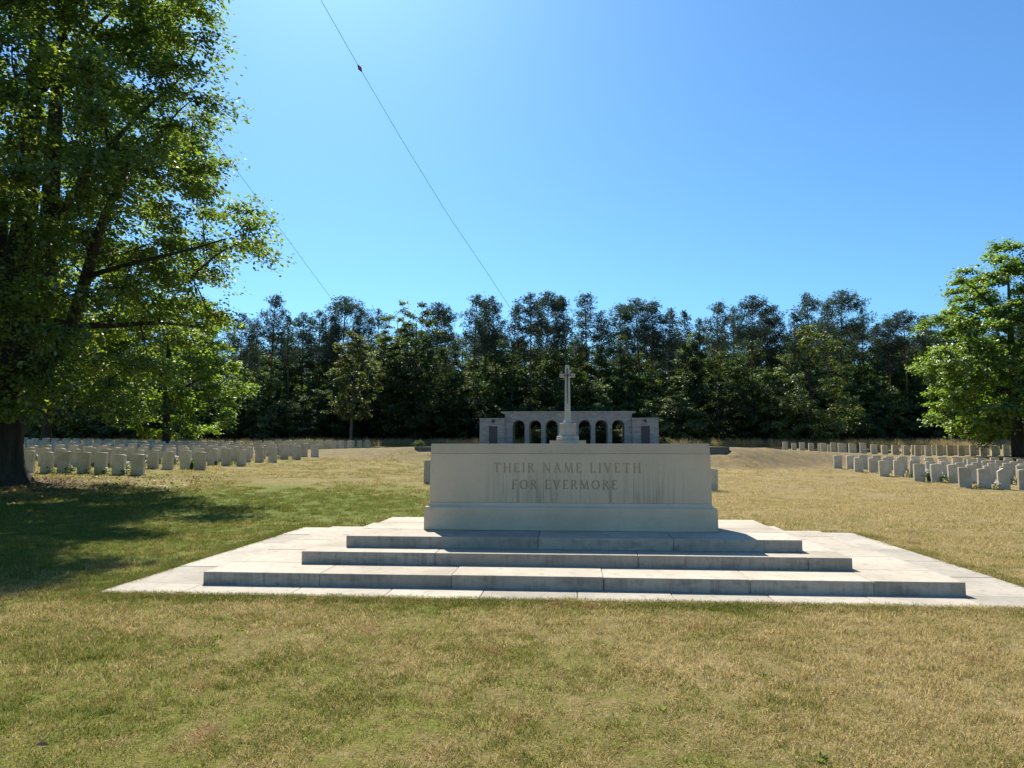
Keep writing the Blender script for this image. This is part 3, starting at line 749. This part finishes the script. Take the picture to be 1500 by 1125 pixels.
# --- pines
def pine_variant(seed, h, clen, cr, dens=1.0):
    rg_ = np.random.default_rng(seed); lean = rg_.normal(0, .25, 2)
    tp = []
    for i in range(12):
        t = i / 11; tp.append((lean[0] * t * t + .08 * math.sin(5 * t + seed), lean[1] * t * t + .08 * math.cos(4 * t + seed), h * t * .985))
    tp = np.array(tp); rad = np.linspace(.17, .03, 12)
    tw = []; TC = []; TD = []
    z = h - clen
    # a few dead stubs below the crown
    for k in range(7):
        zz = h * rg_.uniform(.3, 1 - clen / h); a = rg_.random() * 6.28; c = np.array([np.interp(zz, tp[:, 2], tp[:, 0]), np.interp(zz, tp[:, 2], tp[:, 1]), zz]); e = c + np.array([math.cos(a), math.sin(a), .15]) * rg_.uniform(.5, 1.4)
        tw.append((np.array([c, (c + e) / 2 + [0, 0, .05], e]), np.array([.025, .018, .008])))
    sq = rg_.normal(0, .22, 4)
    while z < h - .1:
        t = (z - (h - clen)) / clen
        Rr = cr * max(.10, ((1.03 - t) / .70) ** .8 if t > .33 else .6 + .4 * t / .33) * rg_.uniform(.75, 1.12)
        nb = rg_.integers(3, 6); a0 = rg_.random() * 6.28
        c = np.array([np.interp(z, tp[:, 2], tp[:, 0]), np.interp(z, tp[:, 2], tp[:, 1]), z])
        for b in range(nb):
            if rg_.random() < .2: continue
            a = a0 + b * 6.28 / nb + rg_.normal(0, .4); L = max(.2, Rr * rg_.uniform(.45, 1.2) * (1 + sq[int(a * 2 / math.pi) % 4])); up = rg_.uniform(.05, .45) + .75 * t
            d = np.array([math.cos(a), math.sin(a), 0])
            pts = np.array([c, c + d * L * .5 + [0, 0, L * up * .35], c + d * L + [0, 0, L * up]]); tw.append((pts, np.array([.05 * (1 - .5 * t), .03, .012])))
            # needles sit in flat pads towards the end of each bough and its side shoots
            for pad in range(1 + int(L * 1.5)):
                s0 = 1.0 if pad == 0 else rg_.uniform(.4, .95); pc = c + d * L * s0 + np.array([-d[1], d[0], 0]) * rg_.normal(0, .32) * L * .7 + np.array([0, 0, L * up * s0 ** 1.4])
                m = int((11 + 6 * L) * dens); pr = .17 + .10 * min(L, 2.4)
                P_ = pc + rg_.normal(0, 1, (m, 3)) * np.array([pr, pr, pr * .72])
                TC += list(P_); TD += list(unit(d * .5 + rg_.normal(0, .35, (m, 3)) + np.array([0, 0, .85])))
        z += rg_.uniform(.45, .8) * (1 - .35 * t)
    for q_ in range(8): TC.append(tp[-1] + rg_.normal(0, .12, 3)); TD.append(np.array([0, 0, 1.0]))
    TC = np.array(TC); TD = np.array(TD); K = 15; n = len(TC)
    dirs = unit(TD[:, None, :] * .55 + rg_.normal(0, .62, (n, K, 3))); ln = rg_.uniform(.10, .24, (n, K, 1)); side = unit(np.cross(dirs, rg_.normal(0, 1, (n, K, 3))))
    b0 = TC[:, None, :] + dirs * .02; w_ = .017
    V = np.stack([b0 - side * w_, b0 + side * w_, b0 + dirs * ln], 2).reshape(-1, 3); F = np.arange(len(V)).reshape(-1, 3)
    va = np.repeat(np.clip(rg_.normal(.45, .2, n), 0, 1), K * 3)
    return tubes_mesh('trunk', [(tp, rad)], M['bark_pine'], 7), tubes_mesh('boughs', tw, M['bark_pine'], 3), np_mesh('crown', V, F, M['needle'], False, va), h
PV = [pine_variant(101, 20, 8.0, 2.2), pine_variant(102, 20, 9.0, 1.8), pine_variant(103, 20, 7.0, 2.6), pine_variant(104, 20, 8.5, 1.45), pine_variant(105, 20, 7.5, 2.2, .75), pine_variant(106, 20, 8.5, 2.4), pine_variant(107, 20, 9.5, 1.8), pine_variant(108, 20, 7.5, 1.0)]
def pine(x, y, h, var, rz=0.0):
    t = empty('pine_tree', (x, y, Hs(x, y)), rz); k = h / PV[var][3]; t.scale = (k * ru.uniform(.92, 1.22), k * ru.uniform(.92, 1.22), k)
    link('trunk', PV[var][0], t); link('boughs', PV[var][1], t)['kind'] = 'stuff'; link('crown', PV[var][2], t); return t
tops = [(352, 462, 1), (375, 470, 4), (398, 434, 0), (425, 462, 3), (445, 459, 1), (470, 457, 5), (490, 462, 3), (503, 439, 2), (524, 455, 1), (556, 456, 4), (638, 447, 2), (655, 458, 1), (692, 433, 0), (713, 439, 3), (727, 436, 1), (749, 450, 7),
        (778, 432, 5), (800, 432, 2), (817, 440, 3), (830, 436, 7), (860, 433, 0), (882, 458, 4), (907, 450, 5), (935, 441, 2), (952, 444, 0), (978, 453, 1), (1005, 455, 3), (1024, 470, 6), (1046, 445, 0), (1071, 455, 4),
        (1098, 437, 2), (1120, 462, 1), (1134, 450, 5), (1165, 457, 3), (1185, 433, 1), (1207, 447, 6), (1228, 430, 2), (1264, 455, 4), (1282, 474, 3), (1301, 470, 5), (1325, 459, 2), (1350, 463, 0), (1384, 458, 4), (1410, 462, 1)]
fp = []
for px, py, v in tops:
    y = ru.uniform(89, 98); p = atY(px, py, y); fp.append(pine(p.x, y, p.z - Hs(p.x, y), v, ru.uniform(0, 6.28)))
fp.sort(key=pxx)
for i, o in enumerate(fp): tag(o, '%s tall dark pine along the skyline of the wood, from the big tree' % nth(i + 1), 'pine tree', 'pines whose tops make the skyline')
hid = []
for k, x in enumerate(np.arange(-84, -46, 3.4)): hid.append(pine(x + ru.uniform(-1, 1), ru.uniform(88, 97), ru.uniform(16, 20), ru.randrange(7), ru.uniform(0, 6.28)))
for k, x in enumerate(np.arange(50, 80, 3.4)): hid.append(pine(x + ru.uniform(-1, 1), ru.uniform(88, 97), ru.uniform(17, 20.5), ru.randrange(7), ru.uniform(0, 6.28)))
for y0, y1, h0, h1, stp in ((98, 104, 13.0, 16.6, 3.4), (105, 112, 14, 17.6, 3.6), (114, 122, 15, 18.6, 3.6)):
    x = -92.0
    while x < 84: hid.append(pine(x, ru.uniform(y0, y1), ru.uniform(h0, h1), ru.randrange(8), ru.uniform(0, 6.28))); x += stp * ru.uniform(.7, 1.3)
for o in hid: tag(o, 'dark pine deeper inside the far wood, half hidden by other pines', 'pine tree', 'pines deeper inside the wood')

# ---------------------------------------------------------------- cross
cy = 62.0; zc = Hs(-.2, cy)
cross = empty('memorial_cross', (-.2, cy, zc))
tag(cross, 'tall pale stone cross with a dark sword on its face, before the arcaded shelter', 'memorial cross')
def octo(r, z, sq=.42): # square with chamfered corners
    c = r * (1 - sq); return [(-c, -r, z), (c, -r, z), (r, -c, z), (r, c, z), (c, r, z), (-c, r, z), (-r, c, z), (-r, -c, z)]
zz = lambda py: atY(831, py, cy).z - zc
mb = MB(); mb.loft([octo(1.53, -.2, .5), octo(1.53, zz(645.2), .5)]); mb.build('base_step', M['cross'], cross)
mb = MB(); mb.loft([octo(.94, zz(645.2) + .003, .5), octo(.94, zz(639.5), .5), octo(.90, zz(638.6), .5)]); mb.build('base_step', M['cross'], cross)
mb = MB(); mb.loft([octo(.74, zz(638.6) + .003, .45), octo(.74, zz(636.4), .45), octo(.70, zz(635), .45), octo(.69, zz(620.4), .45), octo(.66, zz(619.9), .45)]); mb.build('pedestal', M['cross'], cross)
mb = MB(); z0 = zz(619.9) + .003
mb.loft([octo(.36, z0, .3), octo(.36, z0 + .12, .3), octo(.30, z0 + .28, .35), octo(.265, z0 + .55, .4), octo(.21, zz(553.2), .4), octo(.20, zz(547.2), .4), octo(.175, zz(536), .4), octo(.14, zz(535), .4)])
mb.build('shaft', M['cross'], cross, False)
za, zb_ = zz(553), zz(547.5)
for s_ in (-1, 1):
    mb = MB(); a, b = sorted((s_ * .215, s_ * .68)); mb.box(a, b, -.155, .155, za, zb_, .03); mb.build('arm', M['cross'], cross)
mb = MB(); sy = -.28
mb.prism([(-.012, zz(591)), (.012, zz(591)), (.045, zz(550.5)), (-.045, zz(550.5))], -.300, -.235)
mb.box(-.33, .33, -.285, -.222, zz(550.4), zz(549.4)); mb.box(-.032, .032, -.27, -.20, zz(549.4), zz(541.5)); mb.box(-.05, .05, -.275, -.19, zz(541.5), zz(540.4), .01)
mb.build('sword', M['bronze'], cross)

# ---------------------------------------------------------------- arcaded shelter
sy0 = 75.0; zs = Hs(0, sy0)
sh = empty('memorial_shelter', (-.15, sy0, zs)); tag(sh, 'low grey stone shelter with arches and two wings, before the wood', 'shelter')
zq = lambda py: atY(833, py, sy0).z - zs
ztop, zwing, zarch = zq(602.5), zq(612.5), zq(615.3)
xc = -.05; pitch, ra = 1.715, .635; zsp = zarch - ra
def arcade(y0, y1, x0, x1, z1):
    mb = MB(); N = 12
    cs = [xc + pitch * k for k in range(-3, 4)]
    # piers
    ed = [x0] + [v for c in cs for v in (c - ra, c + ra)] + [x1]
    for a, b in zip(ed[0::2], ed[1::2]): mb.box(a, b, y0, y1, -.3, zsp)
    # spandrel strip above, with the arches cut out of it
    for i, c in enumerate(cs):
        L = x0 if i == 0 else c - pitch / 2; Rr = x1 if i == 6 else c + pitch / 2
        arcp = [(c + ra * math.cos(math.pi * k / N), zsp + ra * math.sin(math.pi * k / N)) for k in range(N + 1)]
        for k in range(N):
            (xa, zA), (xb, zB) = arcp[k], arcp[k + 1]
            mb.prism([(xb, zB), (xa, zA), (xa, z1), (xb, z1)], y0, y1)
        if Rr > c + ra + 1e-4: mb.box(c + ra, Rr, y0, y1, zsp, z1)
        if c - ra > L + 1e-4: mb.box(L, c - ra, y0, y1, zsp, z1)
    return mb
xa, xb = -6.62, 6.50
arcade(0, .5, xa, xb, ztop - .14).build('arcade_wall', M['masonry'], sh)
arcade(3.0, 3.5, xa, xb, ztop - .14).build('arcade_wall', M['masonry'], sh)
mb = MB(); mb.box(-7.05, 6.93, -.06, 3.56, ztop - .137, ztop, .015); mb.build('roof_slab', M['masonry'], sh)
mb = MB(); mb.box(xa, xb, .5, 3.0, -.3, .06); mb.build('floor_slab', M['paving'], sh)
for s_, (wx0, wx1), (dx0, dx1) in ((-1, (-9.24, -6.623), (716.2, 728.6)), (1, (6.503, 9.16), (939.2, 951.8))):
    d0 = atY(dx0, 640, sy0 - .35).x + .15; d1 = atY(dx1, 640, sy0 - .35).x + .15; zd = zq(624.3); mb = MB()
    mb.box(wx0, d0, -.35, .25, -.3, zwing - .12); mb.box(d1, wx1, -.35, .25, -.3, zwing - .12); mb.box(d0, d1, -.35, .25, zd, zwing - .12); mb.box(wx0, wx1, .25, 3.4, -.3, zwing - .122)
    mb.build('wing_wall', M['masonry'], sh)
    mb = MB(); mb.box(wx0 - .04, wx1 + .04, -.40, 3.44, zwing - .118, zwing, .012); mb.build('wing_coping', M['masonry'], sh)
    mb = MB(); mb.box(d0 + .003, d1 - .003, -.20, -.12, -.05, zd - .003); mb.box(d0 + .06, d1 - .06, -.215, -.20, .15, zd - .12); mb.build('door', M['door'], sh)
    ex, ez = (d0 + d1) / 2, zq(616.8); mb = MB()
    if s_ < 0:
        for k in range(16):
            a, b = 2 * math.pi * k / 16, 2 * math.pi * (k + 1) / 16
            mb.prism([(ex + .10 * math.cos(a), ez + .13 * math.sin(a)), (ex + .18 * math.cos(a), ez + .21 * math.sin(a)), (ex + .18 * math.cos(b), ez + .21 * math.sin(b)), (ex + .10 * math.cos(b), ez + .13 * math.sin(b))], -.39, -.35)
        mb.prism([(ex - .05, ez - .06), (ex + .05, ez - .06), (ex + .05, ez + .07), (ex - .05, ez + .07)], -.385, -.35)
    else:
        mb.prism([(ex + (.22 if k % 2 == 0 else .10) * math.sin(math.pi * k / 6), ez + (.22 if k % 2 == 0 else .10) * math.cos(math.pi * k / 6)) for k in range(11, -1, -1)], -.39, -.35)
    mb.build('wall_emblem', M['bronze'], sh)
# shrubs behind the arches and beside the wing
for x, y, s_, lb in ((-3.6, 79.6, .62, 'rounded shrub seen through the second arch of the shelter'), (-1.9, 79.4, .68, 'rounded shrub seen through the arch just beside the cross, wreath side'),
                     (1.9, 79.8, .72, 'rounded shrub seen through the arch just beside the cross, star side'), (3.5, 79.4, .74, 'pale rounded shrub seen through the sixth arch of the shelter'),
                     (5.2, 79.8, .62, 'pale low shrub seen through the last arch of the shelter'), (9.75, 75.6, .32, 'small dark shrub at the foot of the wing with the star'), (-9.6, 45.4, .17, 'small shrub growing at the end of the dark terrace wall')):
    o = bush(x, y, 5, s_, 'leaf_light' if s_ > .35 else 'leaf_wood', ru.uniform(0, 6)); tag(o, lb, 'shrub')

# terrace wall with central steps
tw = empty('terrace_wall', (0, 44.0, 0)); tag(tw, 'low dark stone wall of the terrace, showing at both ends of the memorial stone', 'wall')
for i, (a, b) in enumerate(((-9.5, -6.45), (-6.45, -3.4), (3.4, 6.4), (6.4, 9.4))):
    mb = MB(); mb.box(a, b, -.25, .22, -.9, 1.20); mb.build('wall_panel', M['wallstone'], tw)
    mb = MB(); mb.box(a, b, -.30, .27, 1.203, 1.29, .012); mb.build('coping', M['wallstone'], tw)
for k in range(5):
    mb = MB(); mb.box(-3.397, 3.397, -1.6 + .32 * k, .3, .35 + .17 * k - .3, .35 + .17 * k + .003); mb.build('stair_step', M['wallstone'], tw)

# ---------------------------------------------------------------- plants between the headstones
def plant_mesh(seed, h, r, n, mats, flowers=0, spiky=False):
    rg_ = np.random.default_rng(seed); a = rg_.random(n) * 6.28
    if spiky:
        d = np.stack([np.cos(a) * .35, np.sin(a) * .35, np.ones(n)], 1); C = np.stack([np.cos(a) * r * .5 * rg_.random(n), np.sin(a) * r * .5 * rg_.random(n), h * .5 * rg_.uniform(.5, 1, n)], 1)
        V, F = leaf_quads(C, np.stack([np.cos(a), np.sin(a), .2 * np.ones(n)], 1), d, h * rg_.uniform(.6, 1.1, n), rg_, .2, .14)
    else:
        rr_ = r * np.sqrt(rg_.random(n)); z = h * rg_.random(n) ** .7; C = np.stack([np.cos(a) * rr_, np.sin(a) * rr_, z * (1 - .4 * rr_ / r)], 1)
        V, F = leaf_quads(C, rg_.normal(0, .6, (n, 3)) + [0, 0, 1], np.stack([np.cos(a), np.sin(a), .3 * np.ones(n)], 1), rg_.uniform(.05, .11, n), rg_)
    va = np.repeat(rg_.random(n), 4); mi = np.zeros(len(F), int)
    fol = np_mesh('leaves', V, F, M['plant'], False, va); blo = None
    if flowers:
        m = flowers; a = rg_.random(m) * 6.28; rr_ = r * np.sqrt(rg_.random(m)); C = np.stack([np.cos(a) * rr_, np.sin(a) * rr_, h * rg_.uniform(.75, 1.15, m)], 1)
        V, F = leaf_quads(np.repeat(C, 3, 0) + rg_.normal(0, .015, (m * 3, 3)), rg_.normal(0, .5, (m * 3, 3)) + [0, -.4, .8], rg_.normal(0, 1, (m * 3, 3)), rg_.uniform(.05, .08, m * 3), rg_, .2, .9)
        blo = np_mesh('blossom', V, F, mats, False)
    return fol, blo
PL = [('flowering_plant', plant_mesh(1, .34, .20, 130, M['petal'], 16), 'white flowering plant'), ('flowering_plant', plant_mesh(2, .28, .2, 120, M['petal_red'], 7), 'low plant with dull red flowers'),
      ('leafy_plant', plant_mesh(3, .38, .17, 120, None), 'bright green leafy plant'), ('leafy_plant', plant_mesh(4, .45, .16, 40, None, 0, True), 'spiky green plant')]
cnt = {}
rb = random.Random(9)
for x, y, r_ in bedspots:
    if rb.random() > (.62 if r_ < 3 else .3): continue
    if abs(pxx(type('o', (), {'location': (x, y, 0)})) ) > .85: continue
    left = x < 0; nm, (fol, blo), lb = PL[rb.choice([0, 2, 2, 3, 0, 1] if left else [0, 2, 1, 1, 2, 3])]
    o = empty(nm, (x + rb.uniform(-.08, .08), y - rb.uniform(0, .1), Hs(x, y) - .01), rb.uniform(0, 6)); k = rb.uniform(.7, 1.15); o.scale = (k, k, k)
    link('leaves', fol, o)
    if blo: link('blossom', blo, o)
    key = (left, r_, lb); cnt[key] = cnt.get(key, 0) + 1
    tag(o, '%s %s from lawn end, %s row %s' % (nth(cnt[key]), lb, nth(r_ + 1), 'by big tree' if left else 'on dry grass'), 'plant', 'plants between the headstones')
# rosette weeds in the near lawn
def weed_mesh(seed):
    rg_ = np.random.default_rng(seed); n = 16; a = rg_.random(n) * 6.28; el = rg_.uniform(.25, .9, n); L = rg_.uniform(.025, .06, n)
    d = np.stack([np.cos(a) * np.cos(el), np.sin(a) * np.cos(el), np.sin(el)], 1); nn = np.stack([-np.cos(a) * np.sin(el), -np.sin(a) * np.sin(el), np.cos(el)], 1)
    V, F = leaf_quads(d * L[:, None] * .5, nn, d, L, rg_, .4, .3); return np_mesh('weed', V, F, M['weed'], False, np.repeat(rg_.uniform(.3, 1, n), 4))
for i, (px, py, lb) in enumerate([(320, 937, 'small bright green weed in the mown grass before the base corner'), (352, 924, 'larger bright green weed growing closest to the front paving'), (971, 1041, 'small green weed beside a pale dry patch of grass'), (1119, 995, 'tiny green weed in the dry grass before the star wing side'), (1203, 1116, 'green weed at the bottom edge of the photo')]):
    p = atZ(px, py, -.02); o = link('weed', weed_mesh(200 + i), None, (p.x, p.y, -.02)); tag(o, lb, 'weed')
# one curled brown leaf near the camera and litter under the big tree
p = atZ(62, 1091, .02); rg_ = np.random.default_rng(5)
V, F = leaf_quads(np.array([[0, 0, .012]]), np.array([[.3, -.5, .8]]), np.array([[1., .4, .2]]), np.array([.06]), rg_, .9, .6)
tag(link('fallen_leaf', np_mesh('fallen_leaf', V, F, M['litter'], False, np.full(4, 1.0)), None, (p.x, p.y, .01)), 'single curled brown leaf lying on the near lawn', 'leaf')
n = 2600; a = rg_.random(n) * 6.28; rr_ = 1.0 + 5.5 * rg_.random(n); lx = BT[0] + np.cos(a) * rr_; ly = BT[1] + np.sin(a) * rr_
V, F = leaf_quads(np.stack([lx, ly, H(lx, ly) + .03], 1), rg_.normal(0, .35, (n, 3)) + [0, 0, 1], rg_.normal(0, 1, (n, 3)), rg_.uniform(.06, .13, n), rg_, .5)
tag(link('fallen_leaves', np_mesh('fallen_leaves', V, F, M['litter'], False, np.repeat(rg_.random(n), 4))), 'dry brown leaves strewn on the bare earth round the big tree', 'leaves', kind='stuff')

# ---------------------------------------------------------------- overhead wires
def cable(pix, ya, yb, name_pts=None):
    n = len(pix); return [atY(px, py, ya + (yb - ya) * i / (n - 1)) for i, (px, py) in enumerate(pix)]
c1 = cable([(240, -420), (360, -205), (470, 0), (527, 100), (590, 207), (655, 313), (712, 397), (748, 452)], 48, 96)
wire = empty('overhead_cable', c1[-1]); tag(wire, 'thin overhead cable with a marker, slanting down to the pines behind the shelter', 'cable')
mb = MB(); mb.tube([p - c1[-1] for p in c1], .022, 6); mb.build('cable_line', M['cable'], wire)
mb = MB(); pm = c1[3] - c1[-1]; dr = (c1[4] - c1[2]).normalized()
mb.tube([pm - dr * .42, pm - dr * .30, pm, pm + dr * .30, pm + dr * .42], [.04, .09, .21, .09, .04], 8); mb.build('marker', M['marker'], wire)
c2 = cable([(120, -70), (220, 75), (320, 214), (410, 335), (452, 392), (494, 449)], 50, 97)
mb = MB(); mb.tube([p - c2[-1] for p in c2], .02, 6)
tag(mb.build('overhead_cable', M['cable'], None, False, c2[-1]), 'thin plain overhead cable running from behind the big tree down to the pines', 'cable')

# ---------------------------------------------------------------- grass
def tuft_mesh(seed, n, rad, h0, h1, wdt, m, lean=.5):
    rg_ = np.random.default_rng(seed); a = rg_.random(n) * 6.28; rr_ = rad * np.sqrt(rg_.random(n)); b = np.stack([np.cos(a) * rr_, np.sin(a) * rr_, np.zeros(n) - .005], 1)
    hh = rg_.uniform(h0, h1, n)[:, None]; t = rg_.random(n) * 6.28; ln = np.abs(rg_.normal(lean, lean * .5, n))[:, None]
    d = np.stack([np.cos(t), np.sin(t), np.zeros(n)], 1); s_ = rg_.random(n) * 6.28; sd_ = np.stack([np.cos(s_), np.sin(s_), np.zeros(n)], 1) * wdt
    m1 = b + d * hh * ln * .35 + np.array([0, 0, 1]) * hh * .6; tip = b + d * hh * ln + np.array([0, 0, 1]) * hh * (1 - .25 * np.minimum(ln, 1.4))
    V = np.stack([b - sd_, b + sd_, m1 - sd_ * .8, m1 + sd_ * .8, tip], 1).reshape(-1, 3); k = np.arange(n) * 5
    F3 = np.stack([k + 2, k + 3, k + 4], 1); F4 = np.stack([k, k + 1, k + 3, k + 2], 1)
    va = np.repeat(rg_.random(n), 5)
    return np_mesh('tuft', V, [F4, F3], m, False, va)
def scatter(name, pts, scales, protos, label, cat):
    coll = bpy.data.collections.new(name + '_protos')
    for me in protos: coll.objects.link(bpy.data.objects.new('tuft', me))
    me = bpy.data.meshes.new(name); me.vertices.add(len(pts)); me.vertices.foreach_set('co', np.asarray(pts, np.float32).ravel())
    at = me.attributes.new('sc', 'FLOAT', 'POINT'); at.data.foreach_set('value', np.asarray(scales, np.float32)); me.update()
    o = link(name, me); tag(o, label, cat, kind='stuff')
    g = bpy.data.node_groups.new(name + '_nodes', 'GeometryNodeTree')
    g.interface.new_socket('Geometry', in_out='INPUT', socket_type='NodeSocketGeometry'); g.interface.new_socket('Geometry', in_out='OUTPUT', socket_type='NodeSocketGeometry')
    N_ = g.nodes; gi = N_.new('NodeGroupInput'); go = N_.new('NodeGroupOutput'); ip = N_.new('GeometryNodeInstanceOnPoints'); ci = N_.new('GeometryNodeCollectionInfo')
    ci.inputs['Collection'].default_value = coll; ci.inputs['Separate Children'].default_value = True; ci.inputs['Reset Children'].default_value = True
    mp = N_.new('GeometryNodeMeshToPoints')
    rv = N_.new('FunctionNodeRandomValue'); rv.data_type = 'FLOAT_VECTOR'; rv.inputs[0].default_value = (-.12, -.12, 0); rv.inputs[1].default_value = (.12, .12, 6.283)
    na = N_.new('GeometryNodeInputNamedAttribute'); na.data_type = 'FLOAT'; na.inputs['Name'].default_value = 'sc'
    ip.inputs['Pick Instance'].default_value = True
    L = g.links; L.new(gi.outputs[0], mp.inputs[0]); L.new(mp.outputs[0], ip.inputs['Points']); L.new(ci.outputs[0], ip.inputs['Instance']); L.new(rv.outputs[0], ip.inputs['Rotation'])
    L.new(na.outputs[0], ip.inputs['Scale']); L.new(ip.outputs[0], go.inputs[0])
    md = o.modifiers.new('scatter', 'NODES'); md.node_group = g
    return o
rg_ = np.random.default_rng(99)
_vt = np.random.default_rng(12).random((64, 64))
def vnoise(x, y):
    xi, yi = np.floor(x).astype(int), np.floor(y).astype(int); fx, fy = x - xi, y - yi; fx = fx * fx * (3 - 2 * fx); fy = fy * fy * (3 - 2 * fy)
    g = lambda a, b: _vt[a % 64, b % 64]
    return (g(xi, yi) * (1 - fx) + g(xi + 1, yi) * fx) * (1 - fy) + (g(xi, yi + 1) * (1 - fx) + g(xi + 1, yi + 1) * fx) * fy
def in_view(x, y, m=2.5):
    c, s_ = math.cos(YAW), math.sin(YAW); u = (x - CX) * c + y * s_; v = -(x - CX) * s_ + y * c
    return (v > 1.6) & (np.abs(u) < v * .72 + m)
def clear(x, y): # off the paving
    return ~((np.abs(x) < 4.70) & (y > 7.0) & (y < 12.62))
pts = []; scl = []
for y0, y1, dens, sc0 in ((1.8, 4.5, 420, .9), (4.5, 7.5, 330, 1.0), (7.5, 13, 130, 1.25), (13, 22, 45, 1.7), (22, 34, 16, 2.2), (34, 43, 7, 2.8)):
    xm = y1 * .85 + 2; n = int(dens * 2 * xm * (y1 - y0)); x = rg_.uniform(-xm, xm, n); y = rg_.uniform(y0, y1, n)
    ok = in_view(x, y) & clear(x, y) & (rg_.random(n) < .35 + 1.1 * vnoise(x * 2.3, y * 2.3)) & ~((y > 20) & (vnoise(x * .9, y * .9) < .35)); x, y = x[ok], y[ok]
    pts.append(np.stack([x, y, H(x, y)], 1)); scl.append(sc0 * rg_.uniform(.6, 1.25, len(x)))
# lusher fringe against the paving
n = 5200; e = rg_.random(n); x = np.where(e < .62, rg_.uniform(-4.9, 4.9, n), np.where(e < .82, 4.72 + np.abs(rg_.normal(0, .13, n)), -4.72 - np.abs(rg_.normal(0, .10, n))))
y = np.where(e < .62, 7.03 - np.abs(rg_.normal(0, .11, n)), rg_.uniform(6.9, 12.7, n))
pts.append(np.stack([x, y, H(x, y)], 1)); scl.append(rg_.uniform(.75, 1.35, n))
pts = np.concatenate(pts); scl = np.concatenate(scl)
print('grass tufts', len(pts))
scatter('grass', pts, scl, [tuft_mesh(300 + i, 34, .075, .018, .05, .0017, M['blade'], .9) for i in range(6)], 'short dry mown grass of the lawn', 'grass')
n = 9000; x = rg_.uniform(-75, 62, n); y = rg_.uniform(76.5, 84.5, n)
cl = .5 + .5 * np.sin(x * .55 + np.sin(x * .21) * 2) * np.cos(y * .8 + x * .13); ok = (rg_.random(n) < .25 + .75 * cl) & ~((np.abs(x) < 9.6) & (y < 79.5)); x, y = x[ok], y[ok]
scatter('tall_grass', np.stack([x, y, H(x, y)], 1), rg_.uniform(.5, 1.05, len(x)), [tuft_mesh(400 + i, 26, .30, .5, 1.15, .008, M['tallgrass'], .45) for i in range(4)], 'tall straw coloured grass along the front of the wood', 'grass')
wp = np.array(wood_pts)
scatter('wood_undergrowth', np.stack([wp[:, 0], wp[:, 1], H(wp[:, 0], wp[:, 1])], 1), rg_.uniform(1.05, 1.4, len(wp)), [BV[2][1]['leaf_wood'], BV[4][1]['leaf_wood']], 'dark leafy mass deep inside the far wood', 'undergrowth')
